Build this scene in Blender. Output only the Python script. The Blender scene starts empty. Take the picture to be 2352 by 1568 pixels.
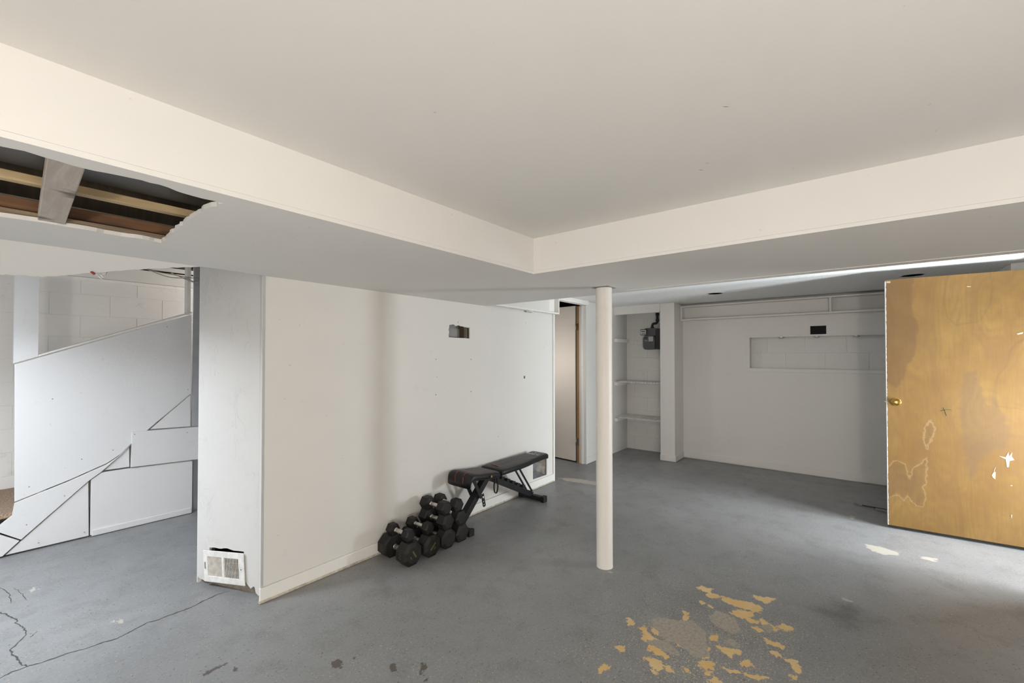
import bpy, bmesh, math, random
import numpy as np
from mathutils import Vector, Matrix
from mathutils.geometry import tessellate_polygon
random.seed(7)
S = bpy.context.scene
COL = S.collection

# ------------------------------------------------------------------ camera
cam_d = bpy.data.cameras.new('camera'); cam = bpy.data.objects.new('camera', cam_d); COL.objects.link(cam)
cam_d.sensor_width = 36.0; cam_d.lens = 982.0 / 2352.0 * 36.0
cam_d.shift_y = 20.3 / 2352.0; cam_d.clip_start = 0.02
AZ = math.radians(38.6)
cam.location = (0, 0, 1.42)
cam.rotation_euler = (math.pi / 2 + math.radians(0.8), 0, AZ - math.pi / 2)
S.camera = cam

# ------------------------------------------------------------------ world, lights, exposure
W = bpy.data.worlds.new('world'); S.world = W; W.use_nodes = True
W.node_tree.nodes['Background'].inputs[0].default_value = (0.80, 0.88, 1.0, 1)
W.node_tree.nodes['Background'].inputs[1].default_value = 0.35
vs = S.view_settings
vs.view_transform = 'Standard'; vs.look = 'None'; vs.gamma = 1.0; vs.use_curve_mapping = False
vs.exposure = 0.12

def area(name, loc, target, sx, sy, power, col, spread=180):
    d = bpy.data.lights.new(name, 'AREA'); d.shape = 'RECTANGLE'; d.size = sx; d.size_y = sy
    d.energy = power; d.color = col; d.spread = math.radians(spread)
    o = bpy.data.objects.new(name, d); COL.objects.link(o); o.location = loc
    o.rotation_euler = (Vector(target) - Vector(loc)).to_track_quat('-Z', 'Y').to_euler()
    return o
def point(name, loc, power, col, r):
    d = bpy.data.lights.new(name, 'POINT'); d.energy = power; d.color = col; d.shadow_soft_size = r
    o = bpy.data.objects.new(name, d); COL.objects.link(o); o.location = loc
    return o
# daylight through the doorway beside the wooden door: level light, and an added unseen light aimed down
area('doorway_daylight', (4.78, -2.10, 0.85), (4.10, 0.5, 1.45), 0.40, 0.90, 40, (0.90, 0.96, 1.0), 130)
area('doorway_daylight', (3.98, -2.10, 0.66), (4.40, 0.5, 1.70), 0.40, 0.90, 48, (0.90, 0.96, 1.0), 130)
area('floor_strip_fill', (4.34, -2.20, 1.75), (4.36, -0.1, 0.0), 0.90, 0.70, 19, (0.90, 0.96, 1.0), 80)  # added fill that brightens the strip of floor by the door
# cool lamp by the foot of the stairs
point('stair_lamp', (-0.38, 4.22, 1.55), 11, (0.84, 0.92, 1.0), 0.10)
area('stair_floor_fill', (-0.50, 3.45, 1.98), (-0.50, 3.451, 0.0), 0.5, 0.5, 50, (0.84, 0.92, 1.0), 150)  # unseen fill added overhead to brighten the left floor
point('stairwell_fill', (2.25, 5.10, 2.05), 30, (1.0, 0.95, 0.90), 0.08)  # hidden fill added to brighten the block wall
# unseen fill light added in the inner passage to brighten its door
point('passage_fill', (4.34, 3.40, 1.35), 12, (1.0, 0.93, 0.86), 0.06)
# two work lamps standing in the part of the room behind the camera
point('lamp_near_stairs', (-2.2, 0.78, 1.00), 16, (1.0, 0.94, 0.87), 0.10)
point('lamp_by_back_wall', (-1.30, -0.85, 1.00), 105, (1.0, 0.94, 0.87), 0.12)
point('fill_by_camera', (0.25, -0.93, 0.95), 26, (1.0, 0.94, 0.87), 0.12)  # third light, added to even out soffit faces and ceiling

# ------------------------------------------------------------------ helpers
def tag(o, label=None, cat=None, group=None, kind=None):
    if label: o['label'] = label
    if cat: o['category'] = cat
    if group: o['group'] = group
    if kind: o['kind'] = kind
    return o
def thing(name, loc, label, cat, group=None):
    o = bpy.data.objects.new(name, None); COL.objects.link(o); o.location = loc
    o.empty_display_size = 0.05
    return tag(o, label, cat, group)
def raw(name, verts, faces, mat, parent=None, smooth=False):
    """one mesh object; verts in world coordinates (made local to the parent's place)"""
    off = Vector(parent.matrix_basis.translation) if parent else Vector((0, 0, 0))
    if parent and parent.parent: off = off + Vector(parent.parent.matrix_basis.translation)
    me = bpy.data.meshes.new(name)
    me.from_pydata([tuple(Vector(v) - off) for v in verts], [], faces)
    bm = bmesh.new(); bm.from_mesh(me); bmesh.ops.recalc_face_normals(bm, faces=bm.faces); bm.to_mesh(me); bm.free()
    me.materials.append(MAT[mat] if isinstance(mat, str) else mat)
    if smooth:
        for p in me.polygons: p.use_smooth = True
    o = bpy.data.objects.new(name, me); COL.objects.link(o)
    if parent: o.parent = parent
    return o
def bev(o, w=0.003, seg=2, ang=40):
    m = o.modifiers.new('bevel', 'BEVEL'); m.width = w; m.segments = seg; m.limit_method = 'ANGLE'; m.angle_limit = math.radians(ang)
    return o
def box(name, a, b, mat, parent=None, bevel=0.0):
    x0, y0, z0 = a; x1, y1, z1 = b
    v = [(x0,y0,z0),(x1,y0,z0),(x1,y1,z0),(x0,y1,z0),(x0,y0,z1),(x1,y0,z1),(x1,y1,z1),(x0,y1,z1)]
    f = [(0,3,2,1),(4,5,6,7),(0,1,5,4),(1,2,6,5),(2,3,7,6),(3,0,4,7)]
    o = raw(name, v, f, mat, parent)
    if bevel: bev(o, bevel)
    return o
def plate(name, outer, holes, thick, O, U, V, mat, parent=None):
    """flat sheet with holes: 2D outline in (u,v), visible face in the plane, thickness behind it"""
    O = Vector(O); U = Vector(U); V = Vector(V); N = U.cross(V).normalized()
    loops = [list(outer)] + [list(h) for h in holes]
    tris = tessellate_polygon([[Vector((p[0], p[1], 0)) for p in l] for l in loops])
    flat = [p for l in loops for p in l]; n = len(flat)
    front = [O + U * p[0] + V * p[1] for p in flat]; back = [p - N * thick for p in front]
    faces = [tuple(t) for t in tris] + [(t[2] + n, t[1] + n, t[0] + n) for t in tris]
    k = 0
    for l in loops:
        m = len(l)
        for i in range(m):
            j = (i + 1) % m; faces.append((k + i, k + j, k + j + n, k + i + n))
        k += m
    return raw(name, front + back, faces, mat, parent)
def xz(name, outer, y, thick, mat, parent=None, holes=()):     # sheet facing -Y
    return plate(name, outer, holes, thick, (0, y, 0), (1, 0, 0), (0, 0, 1), mat, parent)
def tube(name, pts, r, mat, parent=None, n=8, smooth=True, closed=False):
    pts = [Vector(p) for p in pts]; vs_, fs = [], []
    m = len(pts); up = Vector((0, 0, 1))
    for i, p in enumerate(pts):
        if closed: t = (pts[(i + 1) % m] - pts[i - 1])
        else: t = (pts[min(i + 1, m - 1)] - pts[max(i - 1, 0)])
        t.normalize()
        a = t.cross(up) if abs(t.z) < 0.95 else t.cross(Vector((1, 0, 0)))
        a.normalize(); b = t.cross(a)
        rr = r[i] if isinstance(r, (list, tuple)) else r
        for k in range(n):
            q = 2 * math.pi * k / n
            vs_.append(p + a * math.cos(q) * rr + b * math.sin(q) * rr)
    for i in range(m if closed else m - 1):
        for k in range(n):
            i2 = (i + 1) % m
            fs.append((i * n + k, i * n + (k + 1) % n, i2 * n + (k + 1) % n, i2 * n + k))
    if not closed:
        fs.append(tuple(range(n))); fs.append(tuple(range((m - 1) * n, m * n)))
    return raw(name, vs_, fs, mat, parent, smooth)
def lathe(name, prof, axis_o, axis, mat, parent=None, n=24, smooth=True, phase=0.0):
    """revolve (r, h) about an axis"""
    A = Vector(axis).normalized(); O = Vector(axis_o)
    a = A.cross(Vector((0, 0, 1))) if abs(A.z) < 0.9 else Vector((1, 0, 0))
    a.normalize(); b = A.cross(a)
    vs_, fs = [], []
    for r, h in prof:
        for k in range(n):
            q = 2 * math.pi * k / n + phase
            vs_.append(O + A * h + a * math.cos(q) * r + b * math.sin(q) * r)
    for i in range(len(prof) - 1):
        for k in range(n):
            fs.append((i*n+k, i*n+(k+1)%n, (i+1)*n+(k+1)%n, (i+1)*n+k))
    fs.append(tuple(range(n))); fs.append(tuple(range((len(prof)-1)*n, len(prof)*n)))
    o = raw(name, vs_, fs, mat, parent, smooth)
    if smooth:
        m = o.modifiers.new('es', 'EDGE_SPLIT'); m.split_angle = math.radians(40)
    return o
def beam(name, p, q, w, h, mat, parent=None, side=(0, 1, 0), bevel=0.003):
    """rectangular bar from p to q, w along `side`, h across"""
    p = Vector(p); q = Vector(q); t = (q - p).normalized(); s = Vector(side); s = (s - t * s.dot(t)).normalized(); u = t.cross(s)
    v = []
    for c in (p, q):
        for a, b in ((-1,-1),(1,-1),(1,1),(-1,1)): v.append(c + s * (a * w / 2) + u * (b * h / 2))
    f = [(0,1,2,3),(4,5,6,7),(0,1,5,4),(1,2,6,5),(2,3,7,6),(3,0,4,7)]
    o = raw(name, v, f, mat, parent)
    return bev(o, bevel) if bevel else o
def jag(pts, step=0.03, amp=0.004, closed=True):
    out = []
    m = len(pts)
    for i in range(m if closed else m - 1):
        a = Vector((pts[i][0], pts[i][1])); b = Vector((pts[(i + 1) % m][0], pts[(i + 1) % m][1]))
        k = max(1, int((b - a).length / step))
        for j in range(k):
            p = a.lerp(b, j / k)
            out.append((p.x + random.uniform(-amp, amp), p.y + random.uniform(-amp, amp)))
    return out
def text(name, body, size, mat, M, parent, depth=0.0004):
    c = bpy.data.curves.new(name, 'FONT'); c.body = body; c.size = size; c.extrude = depth; c.align_x = 'CENTER'; c.align_y = 'CENTER'
    t = bpy.data.objects.new(name, c); COL.objects.link(t)
    dg = bpy.context.evaluated_depsgraph_get(); dg.update()
    me = bpy.data.meshes.new_from_object(t.evaluated_get(dg)); me.name = name
    bpy.data.objects.remove(t); bpy.data.curves.remove(c)
    me.transform(M); me.materials.clear(); me.materials.append(MAT[mat])
    off = Vector(parent.matrix_basis.translation)
    if parent.parent: off = off + Vector(parent.parent.matrix_basis.translation)
    me.transform(Matrix.Translation(-off))
    o = bpy.data.objects.new(name, me); COL.objects.link(o); o.parent = parent
    return o

# ------------------------------------------------------------------ materials
MAT = {}
class NT:
    def __init__(s, name):
        m = bpy.data.materials.new(name); m.use_nodes = True; s.m = m; s.t = m.node_tree; MAT[name] = m
        s.b = s.t.nodes['Principled BSDF']
        s.co = s.n('ShaderNodeTexCoord').outputs['Object']
    def n(s, k): return s.t.nodes.new(k)
    def l(s, a, b): s.t.links.new(a, b)
    def put(s, sock, v):
        if hasattr(v, 'links') or isinstance(v, bpy.types.NodeSocket): s.l(v, sock)
        else: sock.default_value = v
    def math(s, op, a, b=0.0, c=None):
        q = s.n('ShaderNodeMath'); q.operation = op; s.put(q.inputs[0], a); s.put(q.inputs[1], b)
        if c is not None: s.put(q.inputs[2], c)
        return q.outputs[0]
    def noise(s, scale, detail=4, rough=0.55, vec=None, dist=0.0):
        q = s.n('ShaderNodeTexNoise'); q.inputs['Scale'].default_value = scale; q.inputs['Detail'].default_value = detail
        q.inputs['Roughness'].default_value = rough; q.inputs['Distortion'].default_value = dist
        s.l(vec if vec is not None else s.co, q.inputs['Vector']); return q.outputs['Fac']
    def mapping(s, scale=(1,1,1), rot=(0,0,0), loc=(0,0,0), vec=None):
        q = s.n('ShaderNodeMapping'); q.inputs['Scale'].default_value = scale; q.inputs['Rotation'].default_value = rot
        q.inputs['Location'].default_value = loc
        s.l(vec if vec is not None else s.co, q.inputs['Vector']); return q.outputs[0]
    def step(s, v, lo, hi):
        q = s.n('ShaderNodeMapRange'); q.interpolation_type = 'SMOOTHSTEP'; s.put(q.inputs[0], v)
        q.inputs[1].default_value = lo; q.inputs[2].default_value = hi; return q.outputs[0]
    def mix(s, f, a, b):
        q = s.n('ShaderNodeMix'); q.data_type = 'RGBA'; s.put(q.inputs[0], f)
        s.put(q.inputs[6], (*a, 1) if isinstance(a, tuple) else a); s.put(q.inputs[7], (*b, 1) if isinstance(b, tuple) else b)
        return q.outputs[2]
    def attr(s, name):
        q = s.n('ShaderNodeAttribute'); q.attribute_name = name; return q.outputs['Fac']
    def bump(s, h, strength, dist=0.002, prev=None):
        q = s.n('ShaderNodeBump'); q.inputs['Strength'].default_value = strength; q.inputs['Distance'].default_value = dist
        s.l(h, q.inputs['Height'])
        if prev is not None: s.l(prev, q.inputs['Normal'])
        return q.outputs[0]
    def out(s, col, rough=0.6, normal=None, metal=0.0, spec=0.5):
        s.put(s.b.inputs['Base Color'], (*col, 1) if isinstance(col, tuple) else col)
        s.put(s.b.inputs['Roughness'], rough); s.b.inputs['Metallic'].default_value = metal
        s.b.inputs['Specular IOR Level'].default_value = spec
        if normal is not None: s.l(normal, s.b.inputs['Normal'])
        return s.m
def plain(name, col, rough=0.6, metal=0.0, spec=0.5, var=0.12, vscale=6.0, bscale=80.0, bstr=0.15):
    t = NT(name)
    n = t.noise(vscale, 5)
    c = t.mix(t.step(n, 0.3, 0.75), tuple(min(1, x * (1 + var * .4)) for x in col), tuple(x * (1 - var) for x in col))
    nm = t.bump(t.noise(bscale, 3), bstr, 0.001) if bstr else None
    return t.out(c, rough, nm, metal, spec)
def paint(name, col, dirt=(0.42, 0.38, 0.33), orange=0.25, oscale=170, trowel=0.0, rough=0.65, dirtamt=0.16):
    t = NT(name)
    big = t.noise(1.3, 4); mid = t.noise(9, 6, 0.6)
    c = t.mix(t.math('MULTIPLY', t.step(big, 0.35, 0.8), 0.35), col, tuple(x * 0.90 for x in col))
    c = t.mix(t.math('MULTIPLY', t.step(mid, 0.60, 0.80), dirtamt), c, dirt)
    sp = t.noise(34, 2, 0.5)
    c = t.mix(t.math('MULTIPLY', t.step(sp, 0.745, 0.80), 0.45), c, dirt)
    nm = t.bump(t.noise(oscale, 2, 0.5), orange, 0.0015)
    if trowel:
        v = t.mapping((7, 7, 3.5), (0.3, 0.2, 0.5))
        r = t.noise(1.6, 5, 0.62, v, 1.2)
        ridge = t.math('SUBTRACT', 1.0, t.math('MULTIPLY', t.math('ABSOLUTE', t.math('SUBTRACT', r, 0.5)), 70.0))
        ridge = t.math('MULTIPLY', t.math('MAXIMUM', ridge, 0.0), t.step(t.noise(5.0, 2), 0.50, 0.62))
        nm = t.bump(t.math('MAXIMUM', ridge, 0.0), trowel, 0.0018, nm)
        nm = t.bump(t.noise(22, 4), trowel * 0.6, 0.004, nm)
    return t.out(c, rough, nm)
paint('white_wall', (0.70, 0.682, 0.648), trowel=0.14)
paint('white_plaster', (0.63, 0.625, 0.615), orange=0.35, oscale=120, trowel=0.62, dirtamt=0.10)
paint('white_ceiling', (0.76, 0.745, 0.715), orange=0.10, oscale=90, dirtamt=0.03)
paint('white_trim', (0.80, 0.785, 0.745), orange=0.08, oscale=60, dirtamt=0.30, rough=0.5)
paint('white_board', (0.68, 0.68, 0.685), orange=0.5, oscale=75, dirtamt=0.16, rough=0.55)
paint('far_wall', (0.80, 0.775, 0.74), orange=0.2, oscale=150, trowel=0.12)
paint('block_paint', (0.77, 0.755, 0.73), orange=0.6, oscale=140, trowel=0.45, dirt=(0.30, 0.28, 0.26), dirtamt=0.30)
paint('post_paint', (0.79, 0.755, 0.70), orange=0.10, oscale=120, dirtamt=0.10, rough=0.45)
paint('door_paint', (0.80, 0.745, 0.68), orange=0.06, oscale=120, dirtamt=0.08, rough=0.5)
t = NT('popcorn')
pc = t.noise(95, 3, 0.7); 
nm = t.bump(pc, 0.9, 0.006)
t.out(t.mix(t.step(pc, 0.35, 0.7), (0.80, 0.80, 0.79), (0.92, 0.92, 0.91)), 0.8, nm)
plain('dark_cavity', (0.030, 0.020, 0.016), 0.9, bstr=0)  # near-black colour puts the dark of unlit spaces into their surfaces
plain('dark_metal_duct', (0.075, 0.077, 0.080), 0.42, 0.6, vscale=8)
plain('galvanized', (0.36, 0.38, 0.40), 0.38, 0.8, vscale=14, var=0.3)
plain('worn_trim', (0.55, 0.49, 0.40), 0.7, var=0.4, vscale=30)
plain('grey_panel', (0.30, 0.29, 0.285), 0.7)
plain('shaded_trim', (0.34, 0.35, 0.37), 0.7)  # grey with the shade of the stair end put into the colour
plain('concrete_rough', (0.26, 0.235, 0.20), 0.9, var=0.5, vscale=18, bscale=60, bstr=0.8)
plain('carpet', (0.36, 0.26, 0.18), 1.0, var=0.6, vscale=90, bscale=400, bstr=1.0)
plain('black_hole', (0.008, 0.008, 0.008), 0.9, bstr=0)
plain('rubber', (0.017, 0.0155, 0.0145), 0.55, spec=0.28, var=0.4, vscale=20, bscale=160, bstr=0.25)
plain('vinyl', (0.016, 0.016, 0.0165), 0.40, spec=0.30, var=0.25, bscale=300, bstr=0.25)
plain('bench_steel', (0.018, 0.018, 0.020), 0.45, 0.0, 0.3, var=0.3, bscale=200, bstr=0.1)
plain('chrome', (0.62, 0.60, 0.57), 0.24, 1.0, var=0.15, vscale=40, bstr=0)
plain('knurl', (0.66, 0.63, 0.60), 0.32, 1.0, var=0.3, vscale=300, bscale=700, bstr=0.8)
plain('red_stitch', (0.30, 0.045, 0.03), 0.7, bstr=0)
plain('tan_stitch', (0.22, 0.15, 0.13), 0.7, bstr=0)
plain('white_print', (0.72, 0.72, 0.72), 0.6, bstr=0)
plain('green_print', (0.13, 0.145, 0.035), 0.6, bstr=0)
plain('dim_print', (0.06, 0.055, 0.05), 0.6, bstr=0)
plain('brass', (0.72, 0.46, 0.12), 0.20, 1.0, var=0.15, vscale=30, bstr=0)
plain('bright_brass', (0.85, 0.58, 0.18), 0.28, 1.0, bstr=0)
plain('old_steel', (0.38, 0.37, 0.34), 0.4, 0.9, bstr=0)
plain('label_white', (0.66, 0.66, 0.64), 0.6, bstr=0)
plain('label_pink', (0.50, 0.42, 0.47), 0.6, var=0.4, vscale=120, bstr=0)
plain('meter_grey', (0.085, 0.088, 0.088), 0.55)
plain('pipe_black', (0.016, 0.014, 0.013), 0.5)
plain('wire_jacket', (0.42, 0.36, 0.29), 0.5, bstr=0)
plain('red_plastic', (0.28, 0.025, 0.018), 0.4, bstr=0)
plain('puck_white', (0.72, 0.72, 0.70), 0.4, bstr=0)
plain('puck_glass', (0.45, 0.45, 0.44), 0.15, bstr=0)
plain('vent_white', (0.76, 0.75, 0.73), 0.45, var=0.15, vscale=25, bstr=0.05)
plain('vent_slat', (0.56, 0.53, 0.49), 0.5, var=0.25, vscale=30, bstr=0)
plain('gypsum', (0.66, 0.60, 0.52), 0.95, var=0.35, vscale=60, bscale=90, bstr=0.8)
plain('green_ink', (0.05, 0.11, 0.035), 0.7, bstr=0)
plain('scuff_white', (0.52, 0.42, 0.31), 0.8, bstr=0)
plain('crack_dark', (0.075, 0.068, 0.06), 0.95, bstr=0)
plain('tool_grey', (0.24, 0.23, 0.21), 0.5, 0.3)
def wood(name, a, b, sc=(3, 40, 40), rough=0.65, knots=0.0):
    t = NT(name)
    v = t.mapping(sc)
    g = t.noise(1.0, 6, 0.6, v, 0.6); f = t.noise(9.0, 3, 0.6, v)
    c = t.mix(t.step(g, 0.3, 0.72), a, b)
    c = t.mix(t.math('MULTIPLY', f, 0.35), c, tuple(x * 0.55 for x in b))
    if knots:
        k = t.noise(8.0, 2, 0.5, t.mapping((0.5, 1.2, 1.2)))
        c = t.mix(t.math('MULTIPLY', t.step(k, 0.62, 0.69), knots), c, (0.06, 0.045, 0.035))
    return t.out(c, rough, t.bump(g, 0.2, 0.001))
wood('cream_wood', (0.62, 0.48, 0.28), (0.46, 0.33, 0.18))
wood('brown_wood', (0.27, 0.135, 0.06), (0.16, 0.075, 0.035), knots=0.5)
wood('white_wood', (0.60, 0.54, 0.48), (0.42, 0.36, 0.31), sc=(30, 3, 30), knots=0.8)
wood('lath_wood', (0.30, 0.22, 0.14), (0.20, 0.14, 0.09))
wood('stud_brown', (0.12, 0.085, 0.05), (0.07, 0.05, 0.03), sc=(30, 30, 3))
wood('jamb_wood', (0.36, 0.20, 0.08), (0.24, 0.125, 0.05), sc=(30, 30, 2))

# wooden door: plywood veneer with contour figure, stains from per-vertex density
t = NT('door_veneer')
v = t.mapping((1.7, 1.7, 0.55), (0, 0, 0), (3.1, 0.4, 1.7))
fld = t.noise(1.0, 2.5, 0.42, v, 0.15)
rings = t.math('PINGPONG', t.math('MULTIPLY', fld, 7.0), 0.5)
rings2 = t.math('PINGPONG', t.math('MULTIPLY', fld, 44.0), 0.5)
fib = t.noise(1.0, 5, 0.65, t.mapping((120, 120, 6)))
mot = t.noise(16, 6, 0.68); blot = t.noise(2.2, 4, 0.55)
c = t.mix(t.step(blot, 0.3, 0.7), (0.215, 0.116, 0.029), (0.280, 0.164, 0.047))
c = t.mix(t.math('MULTIPLY', t.step(rings, 0.20, 0.5), 0.34), c, (0.175, 0.090, 0.032))
c = t.mix(t.math('MULTIPLY', t.step(rings2, 0.10, 0.5), 0.26), c, (0.19, 0.10, 0.035))
c = t.mix(t.math('MULTIPLY', t.step(fib, 0.40, 0.8), 0.40), c, (0.16, 0.085, 0.032))
c = t.mix(t.math('MULTIPLY', t.step(mot, 0.45, 0.75), 0.38), c, (0.185, 0.100, 0.040))
wob = t.math('MULTIPLY', t.math('SUBTRACT', t.noise(22, 6, 0.68), 0.5), 1.0)
dk = t.step(t.math('ADD', t.attr('streak'), wob), 0.30, 0.80)
c = t.mix(t.math('MULTIPLY', dk, 0.42), c, (0.105, 0.056, 0.028))
zn = t.step(t.math('ADD', t.attr('zone'), wob), 0.40, 0.75)
c = t.mix(t.math('MULTIPLY', zn, 0.42), c, (0.150, 0.092, 0.050))
sw = t.math('ADD', t.attr('swirl'), t.math('MULTIPLY', wob, 0.9))
c = t.mix(t.math('MULTIPLY', t.step(sw, 0.40, 0.9), 0.26), c, (0.125, 0.075, 0.044))
edge = t.math('SUBTRACT', 1.0, t.math('MULTIPLY', t.math('ABSOLUTE', t.math('SUBTRACT', sw, 0.5)), 9.0))
c = t.mix(t.math('MULTIPLY', t.math('MAXIMUM', edge, 0.0), 0.42), c, (0.42, 0.30, 0.17))
lt = t.math('SUBTRACT', 1.0, t.math('MULTIPLY', t.math('ABSOLUTE', t.math('SUBTRACT', t.math('ADD', t.attr('arch'), t.math('MULTIPLY', wob, 0.5)), 0.5)), 7.0))
c = t.mix(t.math('MULTIPLY', t.math('MAXIMUM', lt, 0.0), 0.25), c, (0.115, 0.066, 0.034))
t.out(c, t.math('ADD', 0.42, t.math('MULTIPLY', mot, 0.2)), t.bump(fib, 0.12, 0.001), spec=0.35)

# painted concrete floor with flaked patches
t = NT('floor_paint')
big = t.noise(0.9, 5, 0.6); mid = t.noise(6, 6, 0.65); fine = t.noise(70, 4, 0.6)
c = t.mix(t.step(big, 0.30, 0.72), (0.205, 0.207, 0.209), (0.265, 0.267, 0.270))
c = t.mix(t.math('MULTIPLY', t.step(mid, 0.45, 0.72), 0.50), c, (0.150, 0.147, 0.142))
c = t.mix(t.math('MULTIPLY', t.step(fine, 0.40, 0.68), 0.30), c, (0.31, 0.31, 0.305))
scr = t.noise(1.0, 5, 0.7, t.mapping((16, 90, 1), (0, 0, 0.5)))
c = t.mix(t.math('MULTIPLY', t.step(scr, 0.58, 0.72), 0.30), c, (0.34, 0.33, 0.31))
st = t.math('ADD', t.attr('stain'), t.math('MULTIPLY', t.math('SUBTRACT', mid, 0.5), 0.9))
c = t.mix(t.math('MULTIPLY', t.step(st, 0.35, 0.95), 0.42), c, (0.050, 0.047, 0.040))
rag = t.math('MULTIPLY', t.math('SUBTRACT', t.noise(48, 8, 0.70), 0.5), 1.7)
rag2 = t.math('MULTIPLY', t.math('SUBTRACT', t.noise(38, 8, 0.70), 0.5), 1.1)
near = t.attr('near')
spk = t.noise(120, 3, 0.55); msk = t.noise(2.6, 3)
thr = t.math('SUBTRACT', 0.675, t.math('ADD', t.math('MULTIPLY', t.step(msk, 0.45, 0.75), 0.05), t.math('MULTIPLY', near, 0.085)))
spm = t.step(t.math('SUBTRACT', spk, thr), 0.0, 0.012)
c = t.mix(t.math('MULTIPLY', spm, 0.8), c, (0.55, 0.46, 0.31))
dsp = t.noise(85, 2, 0.5, t.mapping((1, 1, 1), (0, 0, 0), (7.3, 2.1, 0)))
c = t.mix(t.math('MULTIPLY', t.step(dsp, 0.665, 0.69), 0.7), c, (0.05, 0.045, 0.04))
spk2 = t.noise(42, 7, 0.68, t.mapping((1.0, 1.5, 1), (0, 0, 0.6)))
c = t.mix(t.math('MULTIPLY', t.step(t.math('ADD', spk2, t.math('MULTIPLY', near, 0.155)), 0.775, 0.79), 0.9), c, (0.60, 0.43, 0.21))
spk3 = t.noise(26, 7, 0.7, t.mapping((1.6, 1.0, 1), (0, 0, 0.2), (3.3, 8.1, 0)))
c = t.mix(t.math('MULTIPLY', t.step(t.math('ADD', spk3, t.math('MULTIPLY', near, 0.08)), 0.715, 0.74), 0.75), c, (0.125, 0.105, 0.085))
yel = t.step(t.math('ADD', t.math('MULTIPLY', t.attr('chip_tan'), 1.2), rag), 0.47, 0.53)
ycol = t.mix(t.step(mid, 0.35, 0.7), (0.66, 0.44, 0.18), (0.68, 0.51, 0.28))
c = t.mix(yel, c, ycol)
bare = t.step(t.math('ADD', t.math('MULTIPLY', t.attr('chip_bare'), 1.25), rag2), 0.48, 0.54)
c = t.mix(bare, c, t.mix(t.step(fine, 0.3, 0.7), (0.30, 0.268, 0.222), (0.40, 0.365, 0.31)))
prag = t.math('MULTIPLY', t.math('SUBTRACT', t.noise(1.0, 6, 0.66, t.mapping((45, 20, 1), (0, 0, 0.25))), 0.5), 1.7)
wht = t.step(t.math('ADD', t.math('MULTIPLY', t.attr('chip_pale'), 0.95), prag), 0.50, 0.58)
c = t.mix(t.math('MULTIPLY', wht, 0.85), c, (0.46, 0.42, 0.36))
brn = t.step(t.math('ADD', t.attr('chip_dark'), rag2), 0.48, 0.56)
c = t.mix(t.math('MULTIPLY', brn, 0.85), c, (0.085, 0.066, 0.052))
chips = t.math('MAXIMUM', t.math('MAXIMUM', yel, bare), t.math('MAXIMUM', wht, brn))
nm = t.bump(t.math('SUBTRACT', t.math('MULTIPLY', mid, 0.35), t.math('MULTIPLY', chips, 0.6)), 0.35, 0.002)
t.out(c, t.math('ADD', 0.34, t.math('ADD', t.math('MULTIPLY', mid, 0.16), t.math('MULTIPLY', chips, 0.25))), nm, spec=0.42)
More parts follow.
